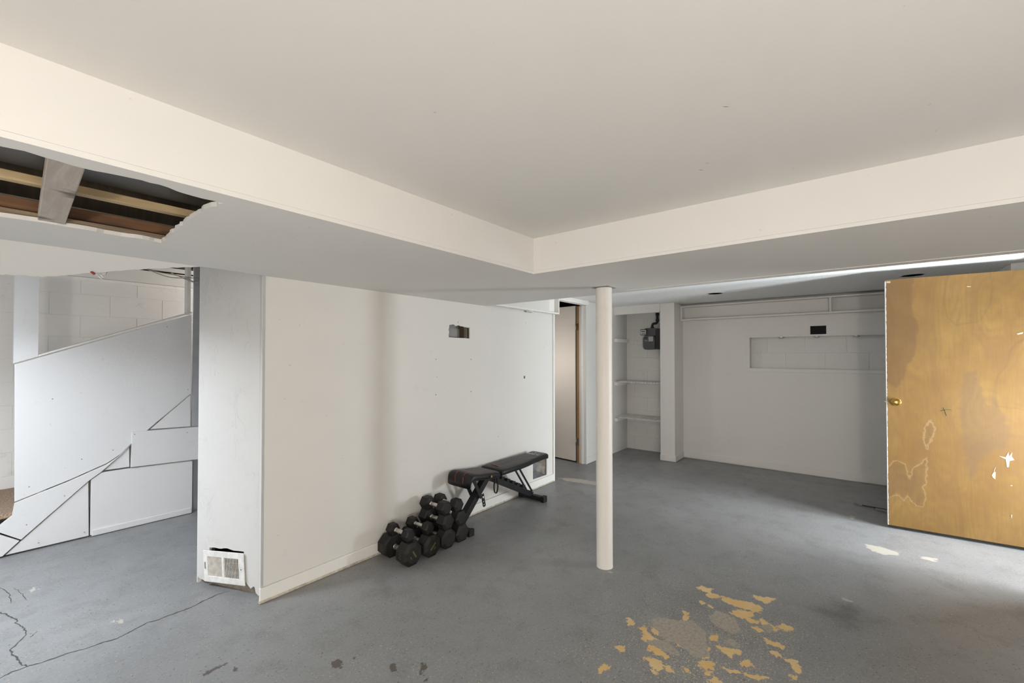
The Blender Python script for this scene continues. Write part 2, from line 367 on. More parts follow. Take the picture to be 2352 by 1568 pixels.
# ------------------------------------------------------------------ worn places of the floor (metres)
YEL=[
 [(2.774,0.761),(2.812,0.749),(2.808,0.709),(2.821,0.685),(2.776,0.690),(2.760,0.660),(2.776,0.631),(2.732,0.637),(2.710,0.674),(2.733,0.693),(2.761,0.692),(2.767,0.726)],
 [(2.763,0.623),(2.773,0.579),(2.779,0.539),(2.792,0.507),(2.804,0.469),(2.796,0.434),(2.774,0.416),(2.727,0.423),(2.716,0.445),(2.720,0.484),(2.708,0.536),(2.716,0.572),(2.725,0.607)],
 [(2.614,0.544),(2.667,0.528),(2.689,0.493),(2.696,0.456),(2.668,0.442),(2.638,0.465),(2.604,0.487),(2.612,0.512)],
 [(2.625,0.481),(2.632,0.445),(2.620,0.407),(2.597,0.422),(2.597,0.449)],
 [(2.634,0.409),(2.671,0.397),(2.647,0.366),(2.635,0.343),(2.610,0.322),(2.589,0.337),(2.612,0.370)],
 [(2.556,0.428),(2.570,0.408),(2.556,0.376),(2.535,0.394)],
 [(2.660,0.317),(2.688,0.301),(2.682,0.258),(2.628,0.282),(2.629,0.312)],
 [(2.901,0.475),(2.901,0.450),(2.918,0.413),(2.940,0.369),(2.896,0.385),(2.850,0.403),(2.874,0.460)],
 [(2.218,0.971),(2.230,0.948),(2.193,0.922),(2.164,0.942)],
 [(2.184,0.881),(2.212,0.872),(2.189,0.850),(2.157,0.828),(2.149,0.785),(2.126,0.796),(2.098,0.820),(2.111,0.845),(2.142,0.842),(2.161,0.860)],
 [(2.222,0.834),(2.231,0.822),(2.200,0.786),(2.181,0.787),(2.190,0.817)],
 [(1.956,0.918),(1.984,0.911),(1.989,0.888),(1.959,0.877),(1.949,0.895)],
 [(2.038,0.794),(2.085,0.790),(2.091,0.755),(2.075,0.726),(2.062,0.701),(2.035,0.698),(2.047,0.730),(2.036,0.749),(2.054,0.774)],
 [(1.975,0.784),(2.004,0.742),(1.998,0.708),(1.973,0.690),(1.945,0.702),(1.943,0.728),(1.965,0.750)],
 [(1.923,0.725),(1.939,0.700),(1.910,0.707)],
 [(1.969,0.676),(1.999,0.673),(1.976,0.648),(1.960,0.664)],
 [(2.086,0.568),(2.132,0.566),(2.142,0.539),(2.152,0.516),(2.103,0.513),(2.082,0.540)],
 [(2.279,0.531),(2.290,0.501),(2.300,0.482),(2.301,0.465),(2.322,0.444),(2.310,0.431),(2.278,0.440),(2.270,0.471),(2.237,0.465),(2.253,0.493),(2.256,0.515)],
 [(2.242,0.413),(2.272,0.390),(2.241,0.375),(2.219,0.397),(2.199,0.413)],
 [(2.495,0.363),(2.489,0.341),(2.492,0.308),(2.487,0.275),(2.465,0.281),(2.456,0.320),(2.468,0.351)],
 [(2.398,0.321),(2.417,0.303),(2.387,0.282),(2.379,0.303)],
 [(2.380,0.260),(2.404,0.225),(2.387,0.212),(2.350,0.200),(2.316,0.199),(2.318,0.221),(2.355,0.231)],
 [(2.275,0.227),(2.299,0.212),(2.274,0.206),(2.257,0.219)],
 [(2.144,0.482),(2.146,0.454),(2.157,0.417),(2.166,0.391),(2.144,0.414),(2.133,0.447)],
 [(2.159,0.386),(2.179,0.355),(2.196,0.313),(2.166,0.335),(2.153,0.366)],
 [(2.015,0.507),(2.049,0.484),(2.039,0.458),(2.000,0.496)],
 [(1.800,0.917),(1.828,0.906),(1.822,0.884),(1.784,0.894),(1.765,0.903)],
 [(2.028,0.622),(2.030,0.605),(2.008,0.580),(2.005,0.602)],
 [(2.063,0.535),(2.073,0.518),(2.064,0.501),(2.051,0.524)],
 [(2.476,0.752),(2.480,0.740),(2.463,0.720),(2.402,0.712),(2.372,0.726),(2.431,0.731)],
 [(2.342,0.579),(2.371,0.554),(2.328,0.549),(2.313,0.568)],
 [(2.269,0.599),(2.246,0.571),(2.230,0.558),(2.213,0.569)],
 [(2.159,0.594),(2.178,0.565),(2.172,0.542),(2.152,0.567)],
 [(2.183,0.701),(2.195,0.681),(2.177,0.658),(2.164,0.686)],
 [(2.634,0.713),(2.643,0.694),(2.620,0.680),(2.610,0.693)],
 [(2.619,0.662),(2.628,0.636),(2.608,0.639)],
]
BARE=[
 [(2.282,0.870),(2.337,0.822),(2.359,0.767),(2.383,0.724),(2.410,0.682),(2.388,0.652),(2.370,0.623),(2.346,0.603),(2.273,0.589),(2.215,0.561),(2.183,0.549),(2.147,0.578),(2.138,0.615),(2.170,0.651),(2.189,0.694),(2.174,0.736),(2.194,0.782),(2.228,0.814)],
 [(2.108,0.819),(2.144,0.774),(2.159,0.731),(2.122,0.677),(2.098,0.661),(2.088,0.689),(2.089,0.730),(2.098,0.786)],
 [(2.520,0.627),(2.589,0.604),(2.596,0.567),(2.578,0.520),(2.535,0.493),(2.497,0.476),(2.442,0.484),(2.445,0.530),(2.456,0.593)],
 [(2.340,0.516),(2.378,0.498),(2.368,0.470),(2.346,0.446),(2.331,0.471)],
 [(2.609,0.388),(2.634,0.356),(2.598,0.338),(2.564,0.355),(2.585,0.380)],
]
WHT=[
 [(4.208,-0.052),(4.230,-0.116),(4.222,-0.177),(4.198,-0.259),(4.109,-0.235),(4.065,-0.158),(4.088,-0.099),(4.132,-0.063)],
 [(4.211,-0.341),(4.223,-0.398),(4.225,-0.464),(4.136,-0.433),(4.149,-0.369)],
 [(3.212,0.073),(3.198,0.032),(3.182,0.003),(3.150,0.022),(3.174,0.062)],
 [(4.899,0.037),(4.879,-0.006),(4.762,0.012),(4.789,0.042)],
 [(0.468,3.135),(0.500,3.119),(0.514,3.041),(0.480,3.047)],
 [(0.205,3.961),(0.249,3.954),(0.258,3.895),(0.219,3.883)],
 [(4.261,2.735),(4.364,2.549),(4.428,2.141),(4.280,2.173),(4.211,2.574)],
 [(0.267,3.292),(0.293,3.265),(0.278,3.238)],
 [(0.427,3.787),(0.449,3.769),(0.437,3.734)],
 [(2.631,1.290),(2.647,1.251),(2.601,1.244),(2.596,1.269)],
]
BRN=[
 [(1.025,1.888),(1.057,1.915),(1.087,1.891),(1.059,1.823),(1.034,1.854)],
 [(1.190,1.680),(1.223,1.676),(1.205,1.619),(1.192,1.592),(1.180,1.616)],
 [(1.293,1.597),(1.317,1.557),(1.296,1.526),(1.255,1.513),(1.249,1.530),(1.276,1.551)],
 [(1.117,1.878),(1.143,1.854),(1.134,1.832),(1.111,1.853)],
 [(1.034,2.005),(1.059,2.003),(1.041,1.977)],
 [(1.193,1.904),(1.205,1.889),(1.193,1.874),(1.183,1.886)],
 [(0.641,2.291),(0.691,2.297),(0.734,2.297),(0.755,2.289),(0.734,2.270),(0.691,2.271),(0.648,2.265)],
 [(0.736,2.223),(0.761,2.218),(0.757,2.180),(0.738,2.186)],
 [(1.229,1.497),(1.256,1.479),(1.237,1.463),(1.213,1.485)],
]
DRK=[
 [(1.596,2.357),(1.659,2.337),(1.605,2.224),(1.542,2.136),(1.483,2.138),(1.526,2.244)],
 [(2.991,0.228),(3.144,0.072),(3.143,-0.064),(2.956,-0.077),(2.839,0.012),(2.862,0.160)],
 [(2.937,1.970),(2.990,1.932),(2.924,1.902),(2.902,1.930)],
 [(3.139,2.029),(3.241,1.981),(3.139,1.876),(3.054,1.909)],
]
CRACK=[
 [(0.017,2.952),(0.081,2.957),(0.114,2.970),(0.158,2.971),(0.196,2.959),(0.247,2.950),(0.299,2.947),(0.352,2.926),(0.401,2.925),(0.448,2.907),(0.485,2.918),(0.518,2.928),(0.587,2.955),(0.623,2.942),(0.673,2.945),(0.739,2.939),(0.794,2.949),(0.855,2.966),(0.916,2.976),(0.972,2.966)],
 [(0.158,2.971),(0.146,3.010),(0.135,3.072),(0.125,3.140),(0.116,3.202),(0.146,3.252),(0.173,3.309),(0.172,3.360),(0.168,3.426),(0.145,3.493),(0.151,3.534),(0.133,3.605),(0.120,3.646),(0.097,3.709),(0.058,3.775)],
 [(0.202,3.775),(0.187,3.890),(0.176,3.953),(0.159,4.036)],
 [(0.141,3.794),(0.138,3.892),(0.138,3.951),(0.122,4.031),(0.098,4.144)],
 [(0.214,3.308),(0.197,3.286),(0.186,3.264)],
]
def seg_field(P, polys, soft):
    """1 inside the outlines, 0 outside, soft edge of width `soft` metres"""
    out = np.zeros(len(P))
    for poly in polys:
        q = np.array(poly); lo = q.min(0) - soft; hi = q.max(0) + soft
        idx = np.where((P[:,0] > lo[0]) & (P[:,0] < hi[0]) & (P[:,1] > lo[1]) & (P[:,1] < hi[1]))[0]
        if len(idx) == 0: continue
        p = P[idx]; ins = np.zeros(len(p), bool); dmin = np.full(len(p), 1e9)
        for i in range(len(q)):
            a = q[i]; b = q[(i + 1) % len(q)]
            ab = b - a; tt = np.clip(((p - a) @ ab) / max(ab @ ab, 1e-9), 0, 1)
            dmin = np.minimum(dmin, np.hypot(*(p - (a + tt[:, None] * ab)).T))
            c = ((a[1] > p[:,1]) != (b[1] > p[:,1]))
            xi = (b[0] - a[0]) * (p[:,1] - a[1]) / (b[1] - a[1] if b[1] != a[1] else 1e-9) + a[0]
            ins ^= c & (p[:,0] < xi)
        sd = np.where(ins, dmin, -dmin)
        out[idx] = np.maximum(out[idx], np.clip(0.5 + sd / soft, 0, 1))
    return out
def put_attr(me, name, vals):
    a = me.attributes.new(name, 'FLOAT', 'POINT'); a.data.foreach_set('value', np.asarray(vals, dtype=np.float32))
def grid_mesh(name, xs, ys, fn, mat):
    nx, ny = len(xs), len(ys)
    me = bpy.data.meshes.new(name)
    X, Y = np.meshgrid(xs, ys, indexing='ij'); P = np.stack([X.ravel(), Y.ravel()], 1)
    V = fn(P)
    i, j = np.meshgrid(np.arange(nx - 1), np.arange(ny - 1), indexing='ij'); a = (i * ny + j).ravel()
    F = np.stack([a, a + ny, a + ny + 1, a + 1], 1)
    me.from_pydata(V.tolist(), [], F.tolist()); me.materials.append(MAT[mat])
    return me, P
def merged(*rs): return np.unique(np.round(np.concatenate([np.arange(a, b, s) for a, b, s in rs]), 4))

# ------------------------------------------------------------------ floor
xs = merged((-3.3, -0.2, 0.2), (-0.2, 1.7, 0.025), (1.7, 3.0, 0.010), (3.0, 5.4, 0.03), (5.4, 6.61, 0.1))
ys = merged((-2.8, -0.8, 0.2), (-0.8, 0.1, 0.02), (0.1, 1.1, 0.010), (1.1, 4.2, 0.025), (4.2, 5.81, 0.1))
me, P = grid_mesh('floor', xs, ys, lambda p: np.c_[p, np.zeros(len(p))], 'floor_paint')
put_attr(me, 'chip_tan', seg_field(P, YEL, 0.055)); put_attr(me, 'chip_bare', seg_field(P, BARE, 0.06))
put_attr(me, 'chip_pale', seg_field(P, WHT, 0.06) * 0.95); put_attr(me, 'chip_dark', seg_field(P, BRN, 0.05))
put_attr(me, 'stain', seg_field(P, DRK, 0.30))
c0 = np.array([2.25, 0.55]); d2 = ((P - c0) / np.array([0.75, 0.55])) ** 2
put_attr(me, 'near', np.clip(np.exp(-d2.sum(1)), 0, 1))
floor = bpy.data.objects.new('floor', me); COL.objects.link(floor); tag(floor, 'grey painted concrete floor with flaked patches and cracks', kind='structure')
for line in CRACK:
    w = 0.0035 if len(line) > 10 else 0.002
    pts = []
    for a, b in zip(line[:-1], line[1:]):
        for k in range(4): pts.append((a[0] + (b[0]-a[0])*k/4 + random.uniform(-.004,.004), a[1] + (b[1]-a[1])*k/4 + random.uniform(-.004,.004)))
    pts.append(line[-1]); v, f = [], []
    for i, p in enumerate(pts):
        a = Vector(pts[max(i-1,0)]); b = Vector(pts[min(i+1,len(pts)-1)]); d = (b - a).normalized(); nrm = Vector((-d.y, d.x)) * w * random.uniform(.45, 1.25) * (0.4 if i in (0, len(pts)-1) else 1)
        v += [(p[0]+nrm.x, p[1]+nrm.y, 0.0008), (p[0]-nrm.x, p[1]-nrm.y, 0.0008)]
    f = [(2*i, 2*i+1, 2*i+3, 2*i+2) for i in range(len(pts)-1)]
    raw('crack', v, f, 'crack_dark', floor)

# ------------------------------------------------------------------ ceilings
def struct(o, label=None): return tag(o, label, kind='structure')
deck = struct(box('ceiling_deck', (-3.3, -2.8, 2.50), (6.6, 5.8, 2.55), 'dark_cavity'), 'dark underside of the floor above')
tray = struct(box('ceiling', (-3.3, -1.05, 2.092), (1.985, 1.43, 2.115), 'white_ceiling'), 'smooth off-white raised ceiling')
for x, y, a, m in ((1.252, 0.263, 0.9, 'tan_stitch'), (1.623, 0.424, 0.75, 'crack_dark'), (1.578, 0.392, 0.75, 'old_steel')):
    d = Vector((math.cos(a), -math.sin(a), 0)) * 0.011; n = Vector((d.y, -d.x, 0)) * 0.22
    raw('scrape', [Vector((x, y, 2.0915)) + d, Vector((x, y, 2.0915)) + n, Vector((x, y, 2.0915)) - d, Vector((x, y, 2.0915)) - n * .3], [(0, 1, 2, 3)], m, tray)

HOLE = [(-0.55, 1.49), (-0.2, 1.487), (0.028, 1.49), (0.06, 1.482), (0.097, 1.49), (0.158, 1.5), (0.248, 1.483), (0.311, 1.482), (0.368, 1.505), (0.418, 1.515), (0.467, 1.507),
        (0.452, 1.625), (0.453, 1.809), (0.46, 2.027), (0.473, 2.242), (0.412, 2.222), (0.326, 2.238), (0.252, 2.225), (0.196, 2.227), (0.122, 2.224), (0.044, 2.239), (-0.2, 2.23), (-0.55, 2.235)]
SB = 2.965
outer = [(-3.3, 1.423), (1.981, 1.423), (1.981, -1.05), (SB, -1.05), (SB, 2.69), (1.04, 2.69), (1.04, 2.67), (-3.3, 2.67)]
# underside: seen from below, so mirror v to face down
soffit = plate('ceiling_soffit', [(x, -y) for x, y in outer], [[(x, -y) for x, y in jag(HOLE, 0.02, 0.004)]], 0.015, (0, 0, 1.89), (1, 0, 0), (0, -1, 0), 'white_ceiling')
struct(soffit, 'boxed soffit with off-white faces and greyer underside')
box('soffit_face', (-3.3, 1.423, 1.9055), (1.981, 1.437, 2.095), 'white_ceiling', soffit)
box('soffit_face', (1.981, -1.05, 1.9055), (1.995, 1.437, 2.095), 'white_ceiling', soffit)
box('soffit_face', (SB - 0.014, -1.05, 1.9055), (SB, 2.69, 2.15), 'white_ceiling', soffit)
box('corner_bead', (2.872, -1.05, 1.887), (2.882, 1.25, 1.8905), 'white_trim', soffit)
# sagging torn edge of drywall behind the soffit
TORN = [(-0.6, 2.861, 1.776), (-0.01, 2.861, 1.776), (0.06, 2.866, 1.772), (0.096, 2.861, 1.775), (0.134, 2.859, 1.777), (0.179, 2.855, 1.779), (0.238, 2.838, 1.789), (0.306, 2.809, 1.806), (0.391, 2.78, 1.824), (0.465, 2.752, 1.841), (0.543, 2.726, 1.856), (0.624, 2.702, 1.871), (0.692, 2.681, 1.883), (0.735, 2.669, 1.89)]
tv = []
for i in range(len(TORN) - 1):
    a = Vector(TORN[i]); b = Vector(TORN[i+1])
    for k in range(5): tv.append(a.lerp(b, k / 5) + Vector((0, 1, -0.6)).normalized() * random.uniform(-.003, .003))
tv.append(Vector(TORN[-1]))
top = [Vector((p.x, 2.669, 1.8905)) for p in tv]
nb = Vector((0, 0.51, 0.86)) * 0.013; k = len(tv)
v = top + tv + [p + nb for p in top] + [p + nb for p in tv]
f = []
for i in range(k - 1):
    f += [(i, i+1, k+i+1, k+i), (2*k+i, 3*k+i, 3*k+i+1, 2*k+i+1), (k+i, k+i+1, 3*k+i+1, 3*k+i)]
raw('torn_drywall', v, f, 'white_ceiling', soffit)
# popcorn ceiling of the far bay with two empty recessed cans
def circ(x, y, r, n=28): return [(x + r * math.cos(2*math.pi*i/n), y + r * math.sin(2*math.pi*i/n)) for i in range(n)]
CANS = [(5.32, 1.24), (5.22, -0.42)]
pop = plate('ceiling_far_bay', [(SB, -2.77), (6.6, -2.77), (6.6, 1.05), (SB, 1.05)], [[(x, -y) for x, y in circ(cx_, cy_, 0.075)] for cx_, cy_ in CANS], 0.02, (0, 0, 2.145), (1, 0, 0), (0, -1, 0), 'popcorn')
struct(pop, 'textured popcorn ceiling')
for cx_, cy_ in CANS:
    o = thing('recessed_can', (cx_, cy_, 2.145), 'empty recessed light can in the popcorn ceiling above the ' + ('wooden door' if cy_ < 0 else 'bay by the meter closet'), 'light fixture')
    lathe('trim_ring', [(0.076, 0.0), (0.090, -0.004), (0.092, -0.001), (0.078, 0.004)], (cx_, cy_, 2.145), (0, 0, 1), 'puck_white', o, 28)
    lathe('housing', [(0.0745, 0.0), (0.0745, 0.13), (0.01, 0.131)], (cx_, cy_, 2.145), (0, 0, 1), 'black_hole', o, 28)

# ------------------------------------------------------------------ centre wall with its holes
WY = 2.685
hole1 = [(2.505, 1.582), (2.59, 1.580), (2.70, 1.581), (2.757, 1.578), (2.758, 1.63), (2.756, 1.678), (2.735, 1.674), (2.715, 1.679), (2.69, 1.677), (2.675, 1.684), (2.65, 1.682), (2.635, 1.688), (2.61, 1.690), (2.595, 1.685), (2.58, 1.681), (2.57, 1.692), (2.545, 1.694), (2.53, 1.688), (2.515, 1.690), (2.508, 1.684), (2.505, 1.66), (2.499, 1.645), (2.507, 1.63), (2.503, 1.61), (2.500, 1.60)]
hole2 = [(3.722, 0.105), (3.985, 0.098), (3.988, 0.20), (3.985, 0.285), (3.80, 0.288), (3.722, 0.284)]
hole3 = [(3.560, 1.188), (3.586, 1.188), (3.586, 1.216), (3.560, 1.216)]
wc = xz('wall_center', [(1.035, 0.0), (4.12, 0.0), (4.12, 2.145), (2.97, 2.145), (2.97, 1.895), (1.035, 1.895)], WY, 0.013, 'white_wall', None, [hole1, hole2, hole3])
struct(wc, 'long white painted wall with cut-out holes')
box('wall_back_sheet', (1.30, WY + 0.088, 0), (4.12, WY + 0.10, 2.145), 'grey_panel', wc)
box('stud', (2.700, WY + 0.014, 0), (2.742, WY + 0.087, 2.1), 'stud_brown', wc)
box('cavity_panel', (2.42, WY + 0.075, 1.2), (2.70, WY + 0.087, 1.668), 'grey_panel', wc)
box('outlet_slot', (3.556, WY + 0.0135, 1.184), (3.590, WY + 0.05, 1.220), 'black_hole', wc)
for x, z in ((2.36, 1.395), (2.774, 1.393), (2.36, 1.105), (2.774, 1.103), (3.598, 1.768), (2.61, 1.712), (2.612, 1.722), (2.37, 1.25)):
    lathe('wall_anchor', [(0.0055 if z < 1.7 and z != 1.25 else 0.003, 0.0), (0.004 if z < 1.7 and z != 1.25 else 0.002, -0.004)], (x, WY, z), (0, 1, 0), 'old_steel', wc, 10)
raw('scuff', [(3.148, WY-.0006, .641), (3.163, WY-.0006, .644), (3.160, WY-.0006, .651), (3.150, WY-.0006, .650)], [(0,1,2,3)], 'old_steel', wc)
o = box('trim_1', (4.10, 2.667, 0.0), (4.128, 2.80, 2.145), 'white_trim', None, 0.003); struct(o, 'white corner board closing the end of the long wall')
# baseboard, weathered lower lip
bb = struct(xz('baseboard_center', [(1.028, 0.012), (1.028, 0.086), (4.112, 0.086), (4.112, 0.012)], 2.668, 0.017, 'white_trim'), 'cream painted baseboard')
bev(bb, 0.004)
raw('baseboard_lip', [(1.026, 2.6655, 0.002), (4.112, 2.6655, 0.002), (4.112, 2.6655, 0.014), (1.026, 2.6655, 0.016), (1.026, 2.684, 0.002), (4.112, 2.684, 0.002), (4.112, 2.684, 0.014), (1.026, 2.684, 0.016)],
    [(0,1,2,3),(4,5,6,7),(0,1,5,4),(2,3,7,6),(0,3,7,4),(1,2,6,5)], 'worn_trim', bb)
# duct boot behind the low cut-out
o = thing('duct_boot', (3.855, WY + 0.05, 0.10), 'open sheet metal duct boot in the cut-out behind the bench', 'duct')
raw('boot_back', [(3.70, 2.772, 0.09), (4.0, 2.772, 0.09), (4.0, 2.772, 0.30), (3.70, 2.772, 0.30)], [(0,1,2,3)], 'galvanized', o)
raw('boot_floor', [(3.70, 2.700, 0.092), (4.0, 2.700, 0.092), (4.0, 2.771, 0.15), (3.70, 2.771, 0.15)], [(0,1,2,3)], 'galvanized', o)
raw('boot_side', [(3.995, 2.700, 0.092), (3.90, 2.771, 0.15), (3.90, 2.771, 0.295), (3.995, 2.700, 0.295)], [(0,1,2,3)], 'concrete_rough', o)

# ------------------------------------------------------------------ plastered chase (column) with its register
P1 = Vector((0.88, 3.23)); PM = Vector((1.055, 2.765)); P0 = Vector((1.034, 2.674))
D = (PM - P1).normalized(); L = (PM - P1).length
FU = Vector((D.x, D.y, 0)); FN = FU.cross(Vector((0, 0, 1)))          # faces the room
bot = [(0.0, 0.040), (0.03, 0.030), (0.06, 0.022), (0.09, 0.05), (0.15, 0.045), (0.22, 0.048), (0.30, 0.05), (0.36, 0.045), (0.395, 0.075), (0.42, 0.05), (0.44, 0.035), (0.465, 0.055), (0.48, 0.02), (L, 0.005)]
reg_hole = [(0.098, 0.06), (0.385, 0.07), (0.385, 0.245), (0.30, 0.243), (0.25, 0.247), (0.20, 0.240), (0.10, 0.236)]
ch = plate('wall_chase', jag(bot, 0.012, 0.003, False) + [(L, 0.005), (L, 2.48), (0, 2.48)], [jag(reg_hole, 0.02, 0.0025)], 0.016, (P1.x, P1.y, 0), FU, (0, 0, 1), 'white_plaster')
struct(ch, 'white plastered duct chase at the end of the long wall')
raw('chase_corner', [(PM.x, PM.y, 0.0), (P0.x, P0.y, 0.06), (P0.x, P0.y, 2.48), (PM.x, PM.y, 2.48), (PM.x+.02, PM.y+.005, 0), (P0.x+.02, P0.y+.012, .06), (P0.x+.02, P0.y+.012, 2.48), (PM.x+.02, PM.y+.005, 2.48)],
    [(0,1,2,3),(4,5,6,7),(0,1,5,4),(1,2,6,5),(2,3,7,6),(3,0,4,7)], 'white_plaster', ch)
b0 = Vector((P1.x, P1.y, 0)) - FN * 0.022; b1 = Vector((PM.x, PM.y, 0)) - FN * 0.022
raw('chase_core', [b0, b1, b1 + Vector((0,0,.10)), b0 + Vector((0,0,.10)), b0 - FN*.02, b1 - FN*.02, b1 - FN*.02 + Vector((0,0,.10)), b0 - FN*.02 + Vector((0,0,.10))],
    [(0,1,2,3),(4,5,6,7),(0,1,5,4),(1,2,6,5),(2,3,7,6),(3,0,4,7)], 'concrete_rough', ch)
b0 = Vector((P1.x, P1.y, 0)) - FN * 0.09; b1 = Vector((PM.x, PM.y, 0)) - FN * 0.09
raw('chase_duct', [b0 + Vector((0,0,.1)), b1 + Vector((0,0,.1)), b1 + Vector((0,0,.4)), b0 + Vector((0,0,.4))], [(0,1,2,3)], 'black_hole', ch)
box('chase_side', (0.882, 3.232, 0), (1.32, 3.246, 2.48), 'white_wall', ch)
def fp(s, z, out=0.0): return Vector((P1.x, P1.y, 0)) + FU * s + Vector((0, 0, z)) + FN * out
rg = thing('air_register', fp(0.24, 0.02), 'white metal air register hanging crooked at the foot of the plastered chase', 'vent')
RT = math.radians(4.2)
RO = fp(0.077, 0.0285); RU = FU * math.cos(RT) + Vector((0,0,1)) * math.sin(RT); RV = -FU * math.sin(RT) + Vector((0,0,1)) * math.cos(RT)
RW, RH = 0.332, 0.190
wins = [[(0.036, 0.036), (0.154, 0.036), (0.154, 0.154), (0.036, 0.154)], [(0.172, 0.036), (0.292, 0.036), (0.292, 0.154), (0.172, 0.154)]]
fr = plate('frame', [(0, 0), (RW, 0), (RW, RH), (0, RH)], wins, 0.007, RO + FN * 0.014, RU, RV, 'vent_white', rg); bev(fr, 0.002)
RN = RU.cross(RV)
def rp(u, v_, o_): return RO + RU * u + RV * v_ + RN * o_
for w, (u0, u1) in enumerate(((0.036, 0.154), (0.172, 0.292))):
    for i in range(10):
        u = u0 + (u1 - u0) * (i + 0.5) / 10
        wd = 0.010 if w == 0 else 0.0045
        v = [rp(u - wd/2, .035, .012), rp(u + wd/2, .035, .006 if w == 0 else .011), rp(u + wd/2, .155, .006 if w == 0 else .011), rp(u - wd/2, .155, .012)]
        v += [p - RN * 0.0015 for p in v]
        raw('slat', v, [(0,1,2,3),(4,5,6,7),(0,1,5,4),(1,2,6,5),(2,3,7,6),(3,0,4,7)], 'vent_slat', rg)
for i in range(5):
    z = 0.05 + 0.024 * i
    beam('back_vane', rp(.172, z, 0.001), rp(.292, z, 0.001), 0.009, 0.0015, 'old_steel', rg, RN, 0)
beam('lever', rp(.018, .08, .016), rp(.018, .12, .016), 0.004, 0.004, 'old_steel', rg, RN, 0)
lathe('screw', [(0.004, .0), (0.003, .002)], rp(.31, .095, .0145), RN, 'old_steel', rg, 8)

# ------------------------------------------------------------------ room behind the camera, outer walls
struct(box('wall_left', (-3.3, -1.05, 0), (-3.2, 5.7, 2.5), 'white_wall'), 'white wall at the far side of the room')
struct(box('wall_stair_side', (-3.2, 5.70, 0), (-0.9, 5.80, 2.5), 'white_wall'), 'white wall left of the stairs')
rw = xz('wall_right', [(-3.2, 0), (3.97, 0), (3.97, 2.06), (4.80, 2.06), (4.80, 0), (6.4, 0), (6.4, 2.5), (-3.2, 2.5)], 0, 0.1, 'white_wall')
for v in rw.data.vertices: v.co.y = -1.05 - v.co.y                       # faces the room
struct(rw, 'white wall with the open doorway')
# ------------------------------------------------------------------ far bay
FX = 6.23
niche = [(-1.04, 1.262), (1.044, 1.270), (1.044, 1.662), (-1.04, 1.655)]
blk = [(0.246, 1.682), (0.401, 1.682), (0.401, 1.782), (0.246, 1.782)]
wf = plate('wall_far', [(1.05, 0), (1.05, 2.145), (-1.90, 2.145), (-1.90, 0)], [[(-a, b) for a, b in niche], [(-a, b) for a, b in blk]], 0.015, (FX, 0, 0), (0, -1, 0), (0, 0, 1), 'far_wall')
struct(wf, 'pale grey wall of the far bay with a long niche')
def blocks(parent, mat, plane, u0, u1, z0, z1, axis, mw=0.004, phase=0.0):
    r = 0; z = z0
    while z < z1 - 0.02:
        h = min(0.2, z1 - z); u = u0 - (0.2 if r % 2 else 0.0) + phase
        while u < u1:
            a = max(u, u0) + mw / 2; b = min(u + 0.4, u1) - mw / 2
            if b - a > 0.02:
                d = random.uniform(0, 0.0015)
                if axis == 'x': o = box('block', (plane - d, a, z + mw/2), (plane + 0.02, b, z + h - mw/2), mat, parent, 0.002)
                else: o = box('block', (a, plane - d, z + mw/2), (b, plane + 0.02, z + h - mw/2), mat, parent, 0.002)
            u += 0.4
        z += 0.2; r += 1
NB = 6.325
bk = struct(box('wall_block_far', (NB + 0.003, -1.05, 0), (NB + 0.06, 3.0, 2.145), 'block_paint'), 'painted concrete block wall behind the far bay')
blocks(bk, 'block_paint', NB, -1.04, 1.044, 1.262, 1.672, 'x', phase=0.1)
blocks(bk, 'block_paint', NB, 2.07, 2.77, 0.0, 2.14, 'x', phase=0.16)
for a, b in (((FX+.0155, -1.04, 1.255), (NB, 1.05, 1.266)), ((FX+.0155, -1.04, 1.664), (NB, 1.05, 1.675)), ((FX+.0155, 1.0445, 1.262), (NB, 1.056, 1.67))):
    box('niche_liner', a, b, 'far_wall', wf)
for a, b in (((FX-.008, -1.04, 1.225), (FX+.001, 1.085, 1.264)), ((FX-.008, -1.04, 1.660), (FX+.001, 1.085, 1.682)), ((FX-.008, 1.044, 1.264), (FX+.001, 1.085, 1.660))):
    box('niche_casing', a, b, 'far_wall', wf, 0.002)
box('junction_box', (FX + .016, .24, 1.676), (FX + .06, .407, 1.788), 'black_hole', wf)
struct(box('baseboard_far', (FX - 0.014, -1.04, 0.008), (FX, 1.88, 0.085), 'far_wall', None, 0.003), 'grey-white baseboard of the far bay')
for i, y in enumerate((0.70, 0.34, -0.03)):
    o = thing('puck_light', (6.275, y, 1.663), 'round puck light under the niche top, ' + ('first from the meter closet', 'below the black square box', 'closest to the wooden door')[i], 'puck light', 'puck lights in the niche')
    h_ = lathe('housing', [(0.036, 0.0), (0.036, -0.010), (0.030, -0.014)], (6.275, y, 1.663), (0, 0, 1), 'chrome', o)
    lathe('lens', [(0.030, -0.0145), (0.022, -0.019), (0.006, -0.021)], (6.275, y, 1.663), (0, 0, 1), 'puck_glass', o)
# lumber ledge frame on the far wall
lf = thing('wall_ledge', (6.19, 0.4, 1.92), 'grey-white lumber frame along the top of the far wall', 'frame')
box('bottom_rail', (6.12, -1.04, 1.915), (6.229, 1.88, 1.937), 'far_wall', lf, 0.002)
box('top_rail', (6.12, -1.04, 2.098), (6.229, 1.88, 2.118), 'far_wall', lf, 0.002)
box('upright', (6.12, 1.858, 1.938), (6.229, 1.879, 2.097), 'far_wall', lf, 0.002)
box('upright', (6.12, 0.19, 1.938), (6.229, 0.212, 2.097), 'far_wall', lf, 0.002)
